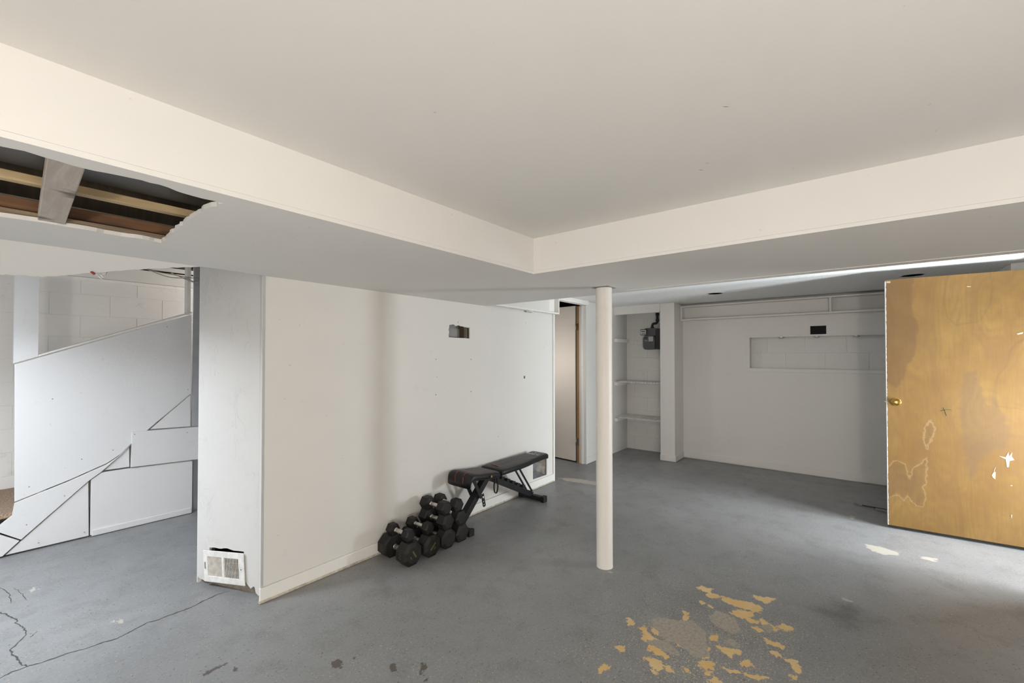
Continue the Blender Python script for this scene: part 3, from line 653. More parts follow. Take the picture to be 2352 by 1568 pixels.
# similar frame on the right wall behind the wooden door
rf = thing('wall_ledge', (5.6, -1.0, 1.95), 'cream lumber frame above and behind the wooden door', 'frame')
box('panel', (5.02, -1.045, 2.04), (6.14, -0.965, 2.144), 'white_trim', rf, 0.002)
box('bottom_rail', (5.00, -1.048, 2.015), (6.14, -0.955, 2.038), 'white_trim', rf, 0.002)

# closet with the gas meter
ws = struct(box('wall_closet_stile', (5.86, 1.88, 0), (6.30, 2.075, 2.145), 'far_wall', None, 0.004), 'grey-white wall end beside the meter closet')
box('baseboard_piece', (5.848, 1.868, 0.004), (5.86, 2.076, 0.085), 'far_wall', ws, 0.002)
box('baseboard_piece', (5.861, 1.868, 0.004), (6.214, 1.880, 0.085), 'far_wall', ws, 0.002)
wh = struct(box('wall_closet_header', (5.86, 2.076, 2.043), (5.95, 2.755, 2.145), 'far_wall'), 'header above the meter closet')
box('header_strip', (5.852, 2.08, 2.028), (5.90, 2.75, 2.0425), 'white_trim', wh)
wp = struct(xz('wall_passage', [(5.03, 0), (6.40, 0), (6.40, 2.145), (5.03, 2.145)], 2.757, 0.10, 'white_wall'), 'white wall between the inner doorway and the meter closet')
box('baseboard_piece', (5.035, 2.748, 0.004), (5.80, 2.757, 0.09), 'white_wall', wp, 0.002)
wo = struct(box('wall_passage_header', (4.128, 2.72, 2.092), (5.03, 2.80, 2.145), 'white_trim'), 'white header above the inner doorway')
box('head_casing', (4.128, 2.735, 2.105), (5.03, 2.745, 2.118), 'white_wall', wo)
# dark passage behind, its unlit look put into the wall colour
struct(box('wall_passage_back', (4.0, 4.00, 0), (6.6, 4.05, 2.5), 'dark_cavity'), 'passage wall in a dark colour for the unlit space')
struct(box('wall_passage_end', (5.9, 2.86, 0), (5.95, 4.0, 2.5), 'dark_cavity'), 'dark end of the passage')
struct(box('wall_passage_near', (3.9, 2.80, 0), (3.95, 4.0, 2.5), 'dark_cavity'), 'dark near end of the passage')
jb = struct(box('trim_2', (5.018, 2.752, 0.0), (5.05, 2.862, 2.09), 'white_wall', None, 0.003), 'white painted door jamb of the inner doorway')
box('jamb_stop', (5.012, 2.80, 0.0), (5.0175, 2.826, 2.09), 'white_trim', jb)
box('jamb_wood', (5.014, 2.8625, 0.0), (5.05, 2.895, 2.09), 'jamb_wood', jb)
for k in range(3): box('passage_joist', (4.12 + 0.4*k, 2.82, 2.28), (4.16 + 0.4*k, 3.99, 2.47), 'stud_brown', wo)
# inner door standing open
d1 = thing('door_1', (5.02, 2.915, 0.02), 'cream painted interior door standing open in the inner doorway', 'door'); d1['kind'] = 'structure'
hd = Vector((0.10, 0.995, 0)).normalized(); hn = Vector((hd.y, -hd.x, 0)); h0 = Vector((5.012, 2.915, 0.0))
v = []
for z in (0.02, 2.098):
    for a, b in ((0, 0), (0.76, 0), (0.76, 0.035), (0, 0.035)): v.append(h0 + hd * a + hn * b + Vector((0, 0, z)))
bev(raw('leaf', v, [(0,1,2,3),(4,5,6,7),(0,1,5,4),(1,2,6,5),(2,3,7,6),(3,0,4,7)], 'door_paint', d1), 0.002)
e0 = h0 - hd * 0.002
v = [e0 + Vector((0,0,.02)), e0 + hn*.035 + Vector((0,0,.02)), e0 + hn*.035 + Vector((0,0,2.098)), e0 + Vector((0,0,2.098))]; v += [p + hd * .0015 for p in v]
raw('hinge_edge', v, [(0,1,2,3),(4,5,6,7),(0,1,5,4),(1,2,6,5),(2,3,7,6),(3,0,4,7)], 'grey_panel', d1)
for z, m in ((1.812, 'bright_brass'), (0.285, 'old_steel')):
    hg = raw('hinge', [h0 + Vector((-.003, -.004, z-.045)), h0 + Vector((.030, -.004, z-.045)), h0 + Vector((.030, -.004, z+.045)), h0 + Vector((-.003, -.004, z+.045)),
        h0 + Vector((-.003, -.0025, z-.045)), h0 + Vector((.030, -.0025, z-.045)), h0 + Vector((.030, -.0025, z+.045)), h0 + Vector((-.003, -.0025, z+.045))], [(0,1,2,3),(4,5,6,7),(0,1,5,4),(1,2,6,5),(2,3,7,6),(3,0,4,7)], 'old_steel', d1)
    tube('hinge_pin', [h0 + Vector((-.004, -.010, z-.048)), h0 + Vector((-.004, -.010, z+.048))], 0.005, 'old_steel', hg)
    box('hinge_leaf', (5.0105, 2.864, z-.045), (5.0135, 2.893, z+.045), m, d1)

# ------------------------------------------------------------------ stairs side
SY = 5.62
sw_ = struct(box('wall_stairs', (-1.0, SY + 0.003, 0), (2.7, SY + 0.08, 2.28), 'block_paint'), 'painted concrete block wall behind the stairs')
box('dark_backing', (-1.0, SY + 0.04, 2.281), (2.7, SY + 0.09, 2.5), 'dark_cavity', sw_)  # dark backing sheet; shade of the joist gap put into its colour
blocks(sw_, 'block_paint', SY, -0.2, 2.2, 0.0, 2.14, 'y')
box('sill_board', (-0.9, SY - 0.05, 2.16), (2.6, SY + .002, 2.285), 'white_trim', sw_, 0.002)
box('sill_strip', (-0.9, SY - 0.012, 2.125), (2.6, SY + .002, 2.158), 'block_paint', sw_, 0.002)
struct(box('wall_stairs_end', (2.65, 4.7, 0), (2.7, SY, 2.5), 'white_wall'), 'white wall at the top of the stairs')
struct(box('wall_stairs_right', (1.30, 3.25, 0), (1.32, 4.74, 2.5), 'shaded_trim'), 'shade-grey boarded side of the stair opening')
for k in range(6): box('floor_joist', (-0.9, 3.1 + 0.4*k, 2.28), (2.6, 3.14 + 0.4*k, 2.495), 'stud_brown', deck)
wsw = plate('wall_stair_entry', [(4.0, 0), (5.70, 0), (5.70, 2.5), (4.0, 2.5)], [[(4.70, 0.35), (5.55, 0.35), (5.55, 2.05), (4.70, 2.05)]], 0.07, (-1.08, 0, 0), (0, 1, 0), (0, 0, 1), 'white_wall')
struct(wsw, 'white wall with a window at the foot of the stairs')

# boarded-in staircase
sc = thing('staircase', (0.6, 4.72, 0), 'white boarded staircase with a sloping half wall', 'stairs')
Y0 = 4.70
def sp(name, pts, y=Y0, th=0.018, mat='white_board'): return bev(xz(name, pts, y, th, mat, sc), 0.0025)
sp('half_wall_panel', [(.172,1.362),(1.217,1.800),(1.221,1.085),(1.02,.893),(.812,.694),(.745,.618),(.664,.560),(.45,.472),(.181,.378)])
sp('cap_rail', [(.285,1.418),(1.219,1.812),(1.219,1.826),(.285,1.432)], Y0 - .008, .12, 'white_trim')
sp('stringer_board', [(.181,.370),(.45,.464),(.664,.552),(.745,.610),(.806,.682),(.700,.566),(.633,.500),(.564,.447),(.30,.185),(.215,.10),(.095,.20),(.117,.236),(.170,.285)], Y0 - .006)
sp('stringer_foot', [(.208,.094),(.130,.012),(-.16,.012),(.085,.192)], Y0 - .006)
sp('lower_panel', [(.142,.012),(.30,.175),(.560,.436),(.566,.012)], Y0 + .004)
sp('lower_panel', [(.574,.012),(.574,.448),(.633,.492),(.80,.490),(1.236,.470),(1.236,.012)], Y0 + .002)
sp('filler_piece', [(.650,.505),(.800,.664),(.803,.502)], Y0 + .006)
sp('upper_panel', [(.813,.688),(.813,.792),(1.275,.775),(1.275,.480),(.808,.500)], Y0 - .012)
sp('filler_piece', [(.935,.796),(1.217,1.072),(1.219,.785)], Y0 + .006)
sp('end_board', [(1.232,.782),(1.232,2.28),(1.292,2.28),(1.292,.780)], Y0 + .004, .018, 'shaded_trim')  # end boards drawn grey in place of the shade on them
sp('end_board', [(1.242,.012),(1.242,.470),(1.292,.470),(1.292,.012)], Y0 + .05, .018, 'shaded_trim')
o = box('bottom_cove', (.58, Y0 - .012, .004), (1.232, Y0 + .001, .055), 'white_board', sc, 0.010)
sp('newel_post', [(.166,1.368),(.284,1.418),(.284,2.45),(.166,2.45)], Y0 - .002, .11, 'white_board')
box('opening_trim', (1.188, Y0 + .02, 1.80), (1.214, Y0 + .10, 2.28), 'white_trim', sc)
box('opening_head', (.288, Y0 + .85, 2.30), (1.6, Y0 + .89, 2.34), 'white_trim', sc)
for x, z in ((.36,1.10),(1.195,1.12),(.70,.66),(.52,.62),(.25,.47),(.83,.77),(1.19,.735),(.43,.36),(.61,.49),(.24,.20),(.30,.05),(.54,.05),(1.04,1.68)):
    lathe('screw', [(0.0045, 0.0), (0.003, -0.001)], (x, Y0 - .0125 if .8 < x and z < .8 else Y0 - .0065 if z < .45 and x < .7 else Y0 - .0005, z), (0, 1, 0), 'grey_panel', sc, 8)
for k in range(5):
    x0 = -.18 + .24 * k; z = .11 + .19 * k
    if k < 6: box('tread', (x0, Y0 + .02, z - .035), (x0 + .27, SY - .005, z), 'carpet', sc, 0.006)
    box('riser', (x0 + .02, Y0 + .02, max(0.0, z - .19)), (x0 + .035, SY - .005, z - .035), 'white_board', sc)
# loose wires in the open joist bay
def wire(name, pts, r, label, mat='wire_jacket'):
    dense = []
    for i in range(len(pts) - 1):
        p0 = Vector(pts[max(i-1,0)]); p1 = Vector(pts[i]); p2 = Vector(pts[i+1]); p3 = Vector(pts[min(i+2,len(pts)-1)])
        for k in range(6):
            u = k / 6
            dense.append(0.5 * ((2*p1) + (p2-p0)*u + (2*p0-5*p1+4*p2-p3)*u*u + (3*p1-p0-3*p2+p3)*u**3))
    dense.append(Vector(pts[-1]))
    o = tube(name, dense, r, mat, None, 6)
    return tag(o, label, 'wire', 'loose wires above the stairs')
WY2 = 4.62
wire('electrical_wire', [(.80,WY2,2.20),(.90,WY2,2.145),(1.03,WY2,2.105),(1.15,WY2,2.110),(1.22,WY2,2.088),(1.30,WY2,2.10)], .004, 'beige electrical wire drooping lowest across the dark joist gap above the stairs')
wire('electrical_wire', [(.82,WY2+.03,2.20),(.92,WY2+.03,2.150),(1.06,WY2+.03,2.135),(1.18,WY2+.03,2.125),(1.30,WY2+.03,2.13)], .004, 'beige electrical wire stretched nearly straight across the dark joist gap')
wire('electrical_wire', [(1.04,WY2-.03,2.140),(1.10,WY2-.03,2.115),(1.17,WY2-.03,2.088),(1.21,WY2-.03,2.082),(1.30,WY2-.03,2.115)], .0035, 'short beige electrical wire curling by the plastered chase')
wn = thing('wire_nut', (.352, 2.80, 1.80), 'small red wire connector with a stub of cable hanging from the torn drywall', 'wire connector')
lathe('red_cap', [(.0025, 0), (.006, .003), (.0055, .016), (.003, .019)], (.345, 2.792, 1.806), (-.6, 0, .5), 'red_plastic', wn, 10)
tube('cable_stub', [(.347,2.792,1.806),(.356,2.794,1.802),(.364,2.795,1.792),(.372,2.795,1.786),(.376,2.795,1.792),(.370,2.795,1.800),(.362,2.796,1.812),(.372,2.797,1.812),(.384,2.798,1.812),(.388,2.80,1.826)], .0025, 'label_white', wn, 6)

# framing seen through the hole in the soffit
tag(beam('joist_plank', (.131, 1.44, 1.914), (.165, 2.30, 1.914), .067, .035, 'white_wood', None, (1,0,0)), 'whitewashed knotty plank crossing the hole in the soffit', 'plank')
tag(box('furring_strip', (-.7, 1.995, 1.958), (.95, 2.03, 1.985), 'cream_wood', None, .002), 'pale yellow wood strip running through the soffit hole', 'plank')
tag(box('ledger_board', (-.7, 2.262, 1.908), (.9, 2.30, 1.972), 'brown_wood', None, .002), 'brown knotty lumber along the back edge of the soffit hole', 'plank')
tag(box('lath_strip', (-.7, 2.21, 1.906), (.9, 2.258, 1.918), 'lath_wood', None, .002), 'rough lath strip with torn plaster in the soffit hole', 'plank')
dk_ = thing('air_duct', (.1, 1.75, 2.05), 'dark sheet metal air duct inside the soffit', 'duct')
db_ = box('duct_body', (-.8, 1.60, 2.0), (1.2, 1.985, 2.25), 'dark_metal_duct', dk_, .006)
box('duct_seam', (-.8, 1.79, 1.99), (1.2, 1.81, 1.9995), 'dark_metal_duct', dk_, .003)
box('duct_flange', (-.8, 1.70, 1.985), (1.2, 1.715, 1.9995), 'dark_metal_duct', dk_, .002)
tag(tube('conduit', [(-.8, 1.50, 1.98), (1.2, 1.50, 1.98)], .014, 'dark_metal_duct', None, 10), 'dark round pipe along the front of the soffit hole', 'pipe')

# ------------------------------------------------------------------ post
po = thing('support_post', (2.672, 1.33, 0), 'round cream painted steel support post under the soffit', 'post')
prof = [(.0555, 0.0), (.0545, .02), (.0545, 1.86), (.055, 1.885)]
lathe('shaft', prof, (2.672, 1.33, 0), (0,0,1), 'post_paint', po, 40)
box('top_gap_shade', (2.612, 1.270, 1.8870), (2.740, 1.392, 1.8898), 'grey_panel', po)  # thin grey sheet added to draw the dark gap above the post
# ledge box on the centre wall with its puck light
lb = thing('ledge_box', (3.55, 2.64, 1.895), 'white boxed ledge at the top of the long wall by the inner doorway', 'ledge')
box('bottom_board', (2.98, 2.600, 1.895), (4.12, 2.6645, 1.912), 'white_trim', lb, .002)
box('front_panel', (2.98, 2.606, 1.9125), (3.92, 2.6645, 2.143), 'white_wall', lb)
box('end_board', (4.104, 2.600, 1.9125), (4.12, 2.6645, 2.143), 'white_trim', lb, .002)
box('cell_back', (3.921, 2.655, 1.9125), (4.103, 2.664, 2.143), 'far_wall', lb)
o = thing('puck_light', (3.60, 2.633, 1.895), 'round white puck light under the boxed ledge on the long wall', 'puck light')
h_ = lathe('housing', [(0.036, -0.0003), (0.036, -0.012), (0.030, -0.016)], (3.60, 2.633, 1.895), (0,0,1), 'puck_white', o)
lathe('lens', [(0.028, -0.0165), (0.020, -0.019), (0.005, -0.020)], (3.60, 2.633, 1.895), (0,0,1), 'puck_glass', o)

# ------------------------------------------------------------------ big wooden door (open)
E0 = Vector((4.73, -0.213, 0)); DD = Vector((0.073, -0.997, 0)).normalized(); DN = Vector((DD.y, -DD.x, 0))   # DN faces the room
DW, DB, DT = 0.82, 0.026, 2.056
d2_ = thing('door_2', (4.76, -0.62, DB), 'worn plywood-faced wooden door standing open with a brass knob', 'door'); d2_['kind'] = 'structure'
def dp(w, z, o_=0.0): return E0 + DD * w + Vector((0, 0, z)) + DN * o_
DOOR = {
 'streak': [[(-.01,2.08),(.177,2.08),(.166,1.921),(.170,1.740),(.200,1.702),(.192,1.577),(.177,1.424),(.130,1.333),(.115,1.251),(.067,1.158),(-.01,1.211)]],
 'zone': [[(.436,1.261),(.479,1.313),(.521,1.310),(.547,1.215),(.582,1.065),(.615,1.165),(.631,1.055),(.681,.945),(.712,.836),(.678,.736),(.623,.713),(.560,.672),(.531,.569),(.500,.465),(.472,.477),(.450,.557),(.440,.740),(.418,.974)]],
 'swirl': [[(-.02,.452),(.027,.549),(.060,.564),(.113,.539),(.138,.423),(.157,.525),(.204,.556),(.238,.613),(.236,.474),(.220,.367),(.229,.282),(.208,.219),(.175,.219),(.141,.255),(.123,.297),(.099,.247),(.070,.277),(.044,.283),(-.023,.199)], [(.235,.882),(.218,.745),(.243,.677),(.273,.779),(.291,.851),(.266,.913),(.250,.869)]],
 'arch': [[(.84,1.57),(.767,1.541),(.722,1.514),(.696,1.440),(.681,1.357),(.636,1.282),(.617,1.165),(.627,1.049),(.84,1.02)], [(.363,1.992),(.349,1.862),(.367,1.729),(.416,1.666),(.482,1.672),(.548,1.694),(.595,1.801),(.614,1.926),(.604,2.10),(.389,2.10)]],
}
ws_ = np.linspace(0, DW, 83); zs_ = np.linspace(DB, DT, 170)
def fdoor(p):
    e = np.array(E0); d = np.array(DD)
    out = e[None] + p[:, :1] * d[None]; out[:, 2] = p[:, 1]
    return out - np.array(d2_.location)[None]
me, Pd = grid_mesh('veneer', ws_, zs_, fdoor, 'door_veneer')
for kk, pl in DOOR.items(): put_attr(me, kk, seg_field(Pd, pl, {'streak': .05, 'zone': .10, 'swirl': .06, 'arch': .06}[kk]))
o = bpy.data.objects.new('veneer', me); COL.objects.link(o); o.parent = d2_
v = []
for z in (DB + .001, DT - .001):
    for a, b in ((.001, -.0008), (DW, -.0008), (DW, -.036), (.001, -.036)): v.append(dp(a, z, b))
raw('core', v, [(0,1,2,3),(4,5,6,7),(0,1,5,4),(1,2,6,5),(2,3,7,6),(3,0,4,7)], 'white_board', d2_)
# ragged white paint along the lock edge
ed = jag([(-.001, DB), (-.001, DT)], .012, .0, False); n_ = len(ed); v = []
for a, z in ed: v += [dp(-.0012, z, .0008), dp(random.uniform(.002, .0055), z, .0008), dp(-.0012, z, -.036)]
f = []
for i in range(n_ - 1): f += [(3*i, 3*i+1, 3*i+4, 3*i+3), (3*i, 3*i+2, 3*i+5, 3*i+3)]
raw('painted_edge', v, f, 'white_board', d2_)
SCU = [[(.632,.675),(.666,.670),(.680,.711),(.684,.679),(.700,.713),(.697,.680),(.710,.656),(.686,.646),(.681,.599),(.672,.598),(.666,.656)], [(.594,.527),(.606,.555),(.615,.553),(.612,.497),(.599,.511)], [(.604,.558),(.613,.590),(.615,.587),(.607,.557)],
       [(.731,1.587),(.764,1.599),(.761,1.585),(.736,1.579)], [(.478,1.962),(.500,1.958),(.499,1.953),(.479,1.954)], [(.689,.251),(.695,.252),(.692,.225),(.689,.228)], [(.688,.468),(.699,.468),(.697,.462),(.689,.462)], [(.008,2.046),(.033,2.044),(.033,2.028),(.008,2.031)]]
for pl in SCU: plate('paint_scuff', pl, [], .0006, dp(0, 0, .0011), DD, (0,0,1), 'scuff_white', d2_)
for pl in ([(.323,.990),(.353,1.001),(.378,1.003),(.394,.996)], [(.338,1.017),(.347,.991),(.356,.953)]):
    tube('pen_mark', [dp(a, b, .0008) for a, b in pl], .0013, 'green_ink', d2_, 5)
kc = dp(.058, 1.044)
kn = lathe('knob', [(.033, .001), (.033, .004), (.028, .007), (.013, .009), (.012, .022), (.020, .028), (.026, .036), (.0265, .044), (.022, .052), (.014, .055), (.006, .0555)], kc, DN, 'brass', d2_, 32)
lathe('keyhole', [(.005, .0557), (.003, .0560)], kc, DN, 'old_steel', kn, 12)
beam('latch', dp(-.013, 1.044, -.018), dp(.0, 1.044, -.018), .013, .016, 'old_steel', d2_, (0,0,1), .003)
beam('bottom_strip', dp(.004, DB - .007, -.018), dp(DW, DB - .007, -.018), .012, .024, 'pipe_black', d2_, (0,0,1), .002)  # black strip along the bottom edge of the door
# tools on the floor behind the door
o = thing('pry_bar', (5.27, -.08, 0), 'thin dark pry bar lying on the floor behind the wooden door', 'tool')
beam('bar', (5.262, -.05, .007), (5.240, -.42, .007), .016, .008, 'pipe_black', o, (1,0,0), .002)
raw('claw', [(5.262,-.045,.012),(5.290,.000,.020),(5.268,.012,.018),(5.246,-.045,.012),(5.262,-.045,.003),(5.290,.000,.012),(5.268,.012,.010),(5.246,-.045,.003)], [(0,1,2,3),(4,5,6,7),(0,1,5,4),(1,2,6,5),(2,3,7,6),(3,0,4,7)], 'tool_grey', o)
o = thing('trim_offcut', (5.16, -.30, 0), 'short white trim offcut lying on the floor beside the pry bar', 'offcut')
beam('strip', (5.195, -.145, .010), (5.145, -.50, .010), .030, .019, 'tool_grey', o, (1,0,0), .004)

# ------------------------------------------------------------------ meter closet contents
for z, nm_ in ((1.052, 'upper'), (.530, 'lower')):
    s_ = thing('wire_shelf', (6.08, 2.42, z), 'white wire shelf in the meter closet, the ' + nm_ + ' of the two', 'shelf', 'wire shelves in the meter closet')
    for i in range(17):
        y = 2.085 + .041 * i
        beam('wire', (5.885, y, z), (6.318, y, z), .026, .005, 'far_wall', s_, (0,1,0), 0)
        box('wire_end', (5.879, y - .013, z - .011), (5.8845, y + .013, z + .002), 'label_white', s_)
    for x in (5.90, 6.10, 6.30): tube('rail', [(x, 2.08, z - .008), (x, 2.755, z - .008)], .004, 'far_wall', s_, 6)
for z, q in ((1.016, 'under the upper wire shelf'), (.490, 'under the lower wire shelf'), (1.655, 'with no shelf on it, beside the gas meter')):
    tag(box('shelf_cleat', (5.876, 2.715, z - .027), (6.315, 2.756, z + .022 if z < 1.2 else z + .027), 'far_wall', None, .002), 'painted wooden cleat on the closet wall ' + q, 'cleat')
gm = thing('gas_meter', (6.2, 2.32, 1.515), 'dark grey gas meter hanging on its black pipe in the closet', 'gas meter')
def rrect(name, cy_, cz_, w, h, r, x0, x1, mat, par, bw=.006):
    pts = []
    for sy, sz, a0 in ((1,-1,-90),(1,1,0),(-1,1,90),(-1,-1,180)):
        for k in range(5):
            a = math.radians(a0 + 22.5*k); pts.append((cy_ + sy*(w/2-r) + r*math.cos(a), cz_ + sz*(h/2-r) + r*math.sin(a)))
    o = plate(name, [(-p[0], p[1]) for p in pts], [], x1 - x0, (x0, 0, 0), (0,-1,0), (0,0,1), mat, par)
    return bev(o, bw)
rrect('body', 2.332, 1.620, .175, .205, .045, 6.12, 6.24, 'meter_grey', gm, .012)
rrect('top_case', 2.315, 1.775, .20, .115, .04, 6.14, 6.25, 'meter_grey', gm, .010)
rrect('side_case', 2.19, 1.67, .10, .30, .03, 6.13, 6.25, 'pipe_black', gm)
rrect('index_box', 2.405, 1.772, .090, .085, .006, 6.10, 6.15, 'meter_grey', gm, .004)
ip_ = rrect('index_plate', 2.405, 1.772, .078, .062, .003, 6.098, 6.10, 'label_white', gm, .001)
rrect('index_window', 2.405, 1.782, .060, .016, .002, 6.0965, 6.098, 'meter_grey', ip_, .0005)
rrect('index_window', 2.400, 1.754, .060, .010, .002, 6.0965, 6.098, 'meter_grey', ip_, .0005)
rrect('sticker', 2.302, 1.672, .068, .070, .003, 6.1185, 6.12, 'label_pink', gm, .0005)
rrect('badge', 2.372, 1.688, .040, .014, .002, 6.1185, 6.12, 'pipe_black', gm, .0005)
rrect('badge', 2.372, 1.648, .040, .010, .002, 6.1185, 6.12, 'old_steel', gm, .0005)
tube('supply_pipe', [(6.21,2.31,1.825),(6.21,2.31,1.875),(6.21,2.304,1.892),(6.21,2.288,1.900),(6.21,2.262,1.902),(6.21,2.246,1.908),(6.21,2.238,1.925),(6.21,2.236,1.96),(6.21,2.236,2.40)], .018, 'pipe_black', gm, 12)
lathe('pipe_collar', [(.027, 0), (.027, .022)], (6.21,2.31,1.826), (0,0,1), 'pipe_black', gm, 12)
lathe('pipe_collar', [(.024, 0), (.024, .03)], (6.21,2.236,1.93), (0,0,1), 'pipe_black', gm, 12)
lathe('pipe_collar', [(.024, 0), (.024, .03)], (6.21,2.236,2.02), (0,0,1), 'pipe_black', gm, 12)
tube('outlet_pipe', [(6.21,2.16,1.80),(6.21,2.16,2.40)], .016, 'pipe_black', gm, 12)
# ------------------------------------------------------------------ dumbbells
def dumbbell(x, z, R, n, hl, hand, yf, label, logo=None, number=None):
    """axis along Y, outer front face at yf, lying with a flat down at height z (z = underside)"""
    a = R * math.cos(math.pi / n); cz = z + a; total = 2 * hl + hand
    o = thing('dumbbell', (x, yf + total / 2, z), label, 'dumbbell', 'black dumbbells stacked against the long wall')
    for k, (y0, sg) in enumerate(((yf, 1), (yf + total, -1))):
        c = R * 0.16
        prof = [(R - c * 1.9, 0.0), (R - 0.004, c * 0.95), (R, c * 1.15), (R, hl - c * .7), (R - c * .9, hl - .002), (R * .45, hl), (R * .35, hl + .004)]
        # flat facing down
        vs_, fs = [], []
        for r, h in prof:
            for i in range(n):
                q = -math.pi / 2 + math.pi / n + 2 * math.pi * i / n
                vs_.append((x + r * math.cos(q), y0 + sg * h, cz + r * math.sin(q)))
        for i in range(len(prof) - 1):
            for j in range(n): fs.append((i*n+j, i*n+(j+1)%n, (i+1)*n+(j+1)%n, (i+1)*n+j))
        fs.append(tuple(range(n))); fs.append(tuple(range((len(prof)-1)*n, len(prof)*n)))
        hd_ = raw('head', vs_, fs, 'rubber', o); bev(hd_, 0.0018, 2, 20)
        if logo and k == 0:
            for da, dz_, L_ in logo:
                ca, sa = math.cos(da), math.sin(da)
                for j in range(6):
                    t_ = (j - 2.5) / 6 * L_
                    px, pz = x + ca * t_ - sa * dz_, cz + sa * t_ + ca * dz_
                    w_ = L_ / 6 * .36; h_ = .0055 if L_ > .03 else .003
                    raw('logo_mark', [(px + ca*u - sa*w, yf - .0006, pz + sa*u + ca*w) for u, w in ((-w_,-h_),(w_,-h_),(w_*(.6 if j % 2 else 1),h_),(-w_,h_))], [(0,1,2,3)], 'green_print', o)
        if number:
            M = Matrix(((0,0,-1,x - a - .0006),(0,0,0,0),(0,0,0,0),(0,0,0,1)))
            yc = y0 + sg * hl * .52
            # plate facing -X (side flat), digits running along the flat
            pw, ph = hl * .30, R * .34
            for (u0, v0, u1, v1) in ((-pw,-ph,pw,-ph),(pw,-ph,pw,ph),(pw,ph,-pw,ph),(-pw,ph,-pw,-ph)):
                beam('plate_rim', (x - a - .0004, yc + u0, cz + v0), (x - a - .0004, yc + u1, cz + v1), .003, .0012, 'dim_print', o, (1,0,0), 0)
            M = Matrix.Translation((x - a - .0004, yc, cz)) @ Matrix(((0,0,-1,0),(0,-1,0,0),(1,0,0,0),(0,0,0,1)))
            text('number', number, R * .52, 'dim_print', M, o)
    yh0 = yf + hl; hr = 0.0165 if R > .06 else .0145
    lathe('handle', [(hr*.92, .004), (hr*.92, hand*.16), (hr*1.0, hand*.22), (hr*1.08, hand*.5), (hr*1.0, hand*.78), (hr*.92, hand*.84), (hr*.92, hand - .004)], (x, yh0, cz), (0,1,0), 'knurl', o, 18)
    for h in (.006, hand - .014):
        lathe('collar', [(hr*1.12, 0), (hr*1.22, .002), (hr*1.22, .006), (hr*1.12, .008)], (x, yh0 + h, cz), (0,1,0), 'chrome', o, 18)
    return o
YF = 2.335
ap = lambda R, n: R * math.cos(math.pi / n) * 2
# heavy ones on the floor
dumbbell(1.862, 0.0, .083, 8, .105, .112, YF, 'heaviest dumbbell on the floor at the open end of the stack, with a number plate', [(-1.0, .006, .055), (-1.0, -.028, .022)], '50')
dumbbell(2.034, 0.0, .080, 8, .100, .118, YF, 'large dumbbell on the floor second from the open end, with yellow-green lettering', [(.75, .004, .062), (.75, -.018, .022)])
dumbbell(2.196, 0.0, .074, 8, .095, .118, YF + .005, 'dumbbell on the floor at the foot of the tall column beside the lettered one')
dumbbell(2.345, 0.0, .072, 6, .095, .118, YF + .012, 'dumbbell on the floor nearest the bench leg')
dumbbell(1.865, ap(.083, 8) + .0008, .044, 6, .064, .112, YF + .035, 'smallest dumbbell on top of the heaviest one at the open end', )
dumbbell(2.036, ap(.080, 8) + .0008, .044, 6, .064, .112, YF + .035, 'smallest dumbbell on top of the lettered one')
dumbbell(2.192, ap(.074, 8) + .0008, .062, 6, .088, .116, YF + .008, 'middle dumbbell of the three-high column away from the bench')
dumbbell(2.334, ap(.072, 6) + .0008, .061, 6, .086, .116, YF + .014, 'middle dumbbell of the three-high column by the bench leg')
dumbbell(2.186, ap(.074, 8) + ap(.062, 6) + .0016, .053, 6, .078, .114, YF + .020, 'topmost dumbbell of the three-high column away from the bench')
dumbbell(2.318, ap(.072, 6) + ap(.061, 6) + .0016, .052, 6, .076, .114, YF + .026, 'topmost dumbbell of the three-high column by the bench leg')

# ------------------------------------------------------------------ weight bench
BY = 2.525
wb = thing('weight_bench', (2.97, BY, 0), 'black folding weight bench with red-stitched pads along the long wall', 'weight bench')
def pad(name, prof_top, half, thick, seg_w=10):
    """pad from a side profile (x, z top) and half width per station; rounded section"""
    n = len(prof_top); vs_, fs = [], []
    ring = []
    for k in range(24):
        q = 2 * math.pi * k / 24; c_, s_ = math.cos(q), math.sin(q)
        ring.append((math.copysign(abs(c_) ** .38, c_), math.copysign(abs(s_) ** .5, s_)))
    for i, ((x, z), w) in enumerate(zip(prof_top, half)):
        sh = 0.0
        if i in (0, n-1): sh = .82
        elif i in (1, n-2): sh = .95
        else: sh = 1.0
        for c_, s_ in ring: vs_.append((x, BY + c_ * w * (sh * .15 + .85), z - thick / 2 + s_ * thick / 2 * sh))
    m = 24
    for i in range(n - 1):
        for k in range(m): fs.append((i*m+k, i*m+(k+1)%m, (i+1)*m+(k+1)%m, (i+1)*m+k))
    fs.append(tuple(range(m))); fs.append(tuple(range((n-1)*m, n*m)))
    return raw(name, vs_, fs, 'vinyl', wb, True)
# seat: rolled front edge on the dumbbell side
st_prof = [(2.470,.410),(2.474,.440),(2.485,.458),(2.505,.467),(2.53,.468),(2.57,.461),(2.62,.453),(2.70,.443),(2.78,.434),(2.828,.427),(2.838,.424),(2.842,.416)]
pad('seat_pad', st_prof, [.136]*8 + [.137,.135,.133,.130], .062)
bk_prof = [(2.868,.418),(2.872,.426),(2.885,.430),(2.95,.431),(3.05,.432),(3.15,.433),(3.25,.434),(3.35,.436),(3.45,.438),(3.55,.439),(3.612,.440),(3.624,.436),(3.628,.428)]
pad('back_pad', bk_prof, [.128,.130,.132,.136,.139,.140,.134,.120,.110,.107,.106,.104,.101], .056)
def zt(prof, x):
    for (a, z0), (b, z1) in zip(prof[:-1], prof[1:]):
        if a <= x <= b: return z0 + (z1 - z0) * (x - a) / max(b - a, 1e-6)
    return prof[-1][1]
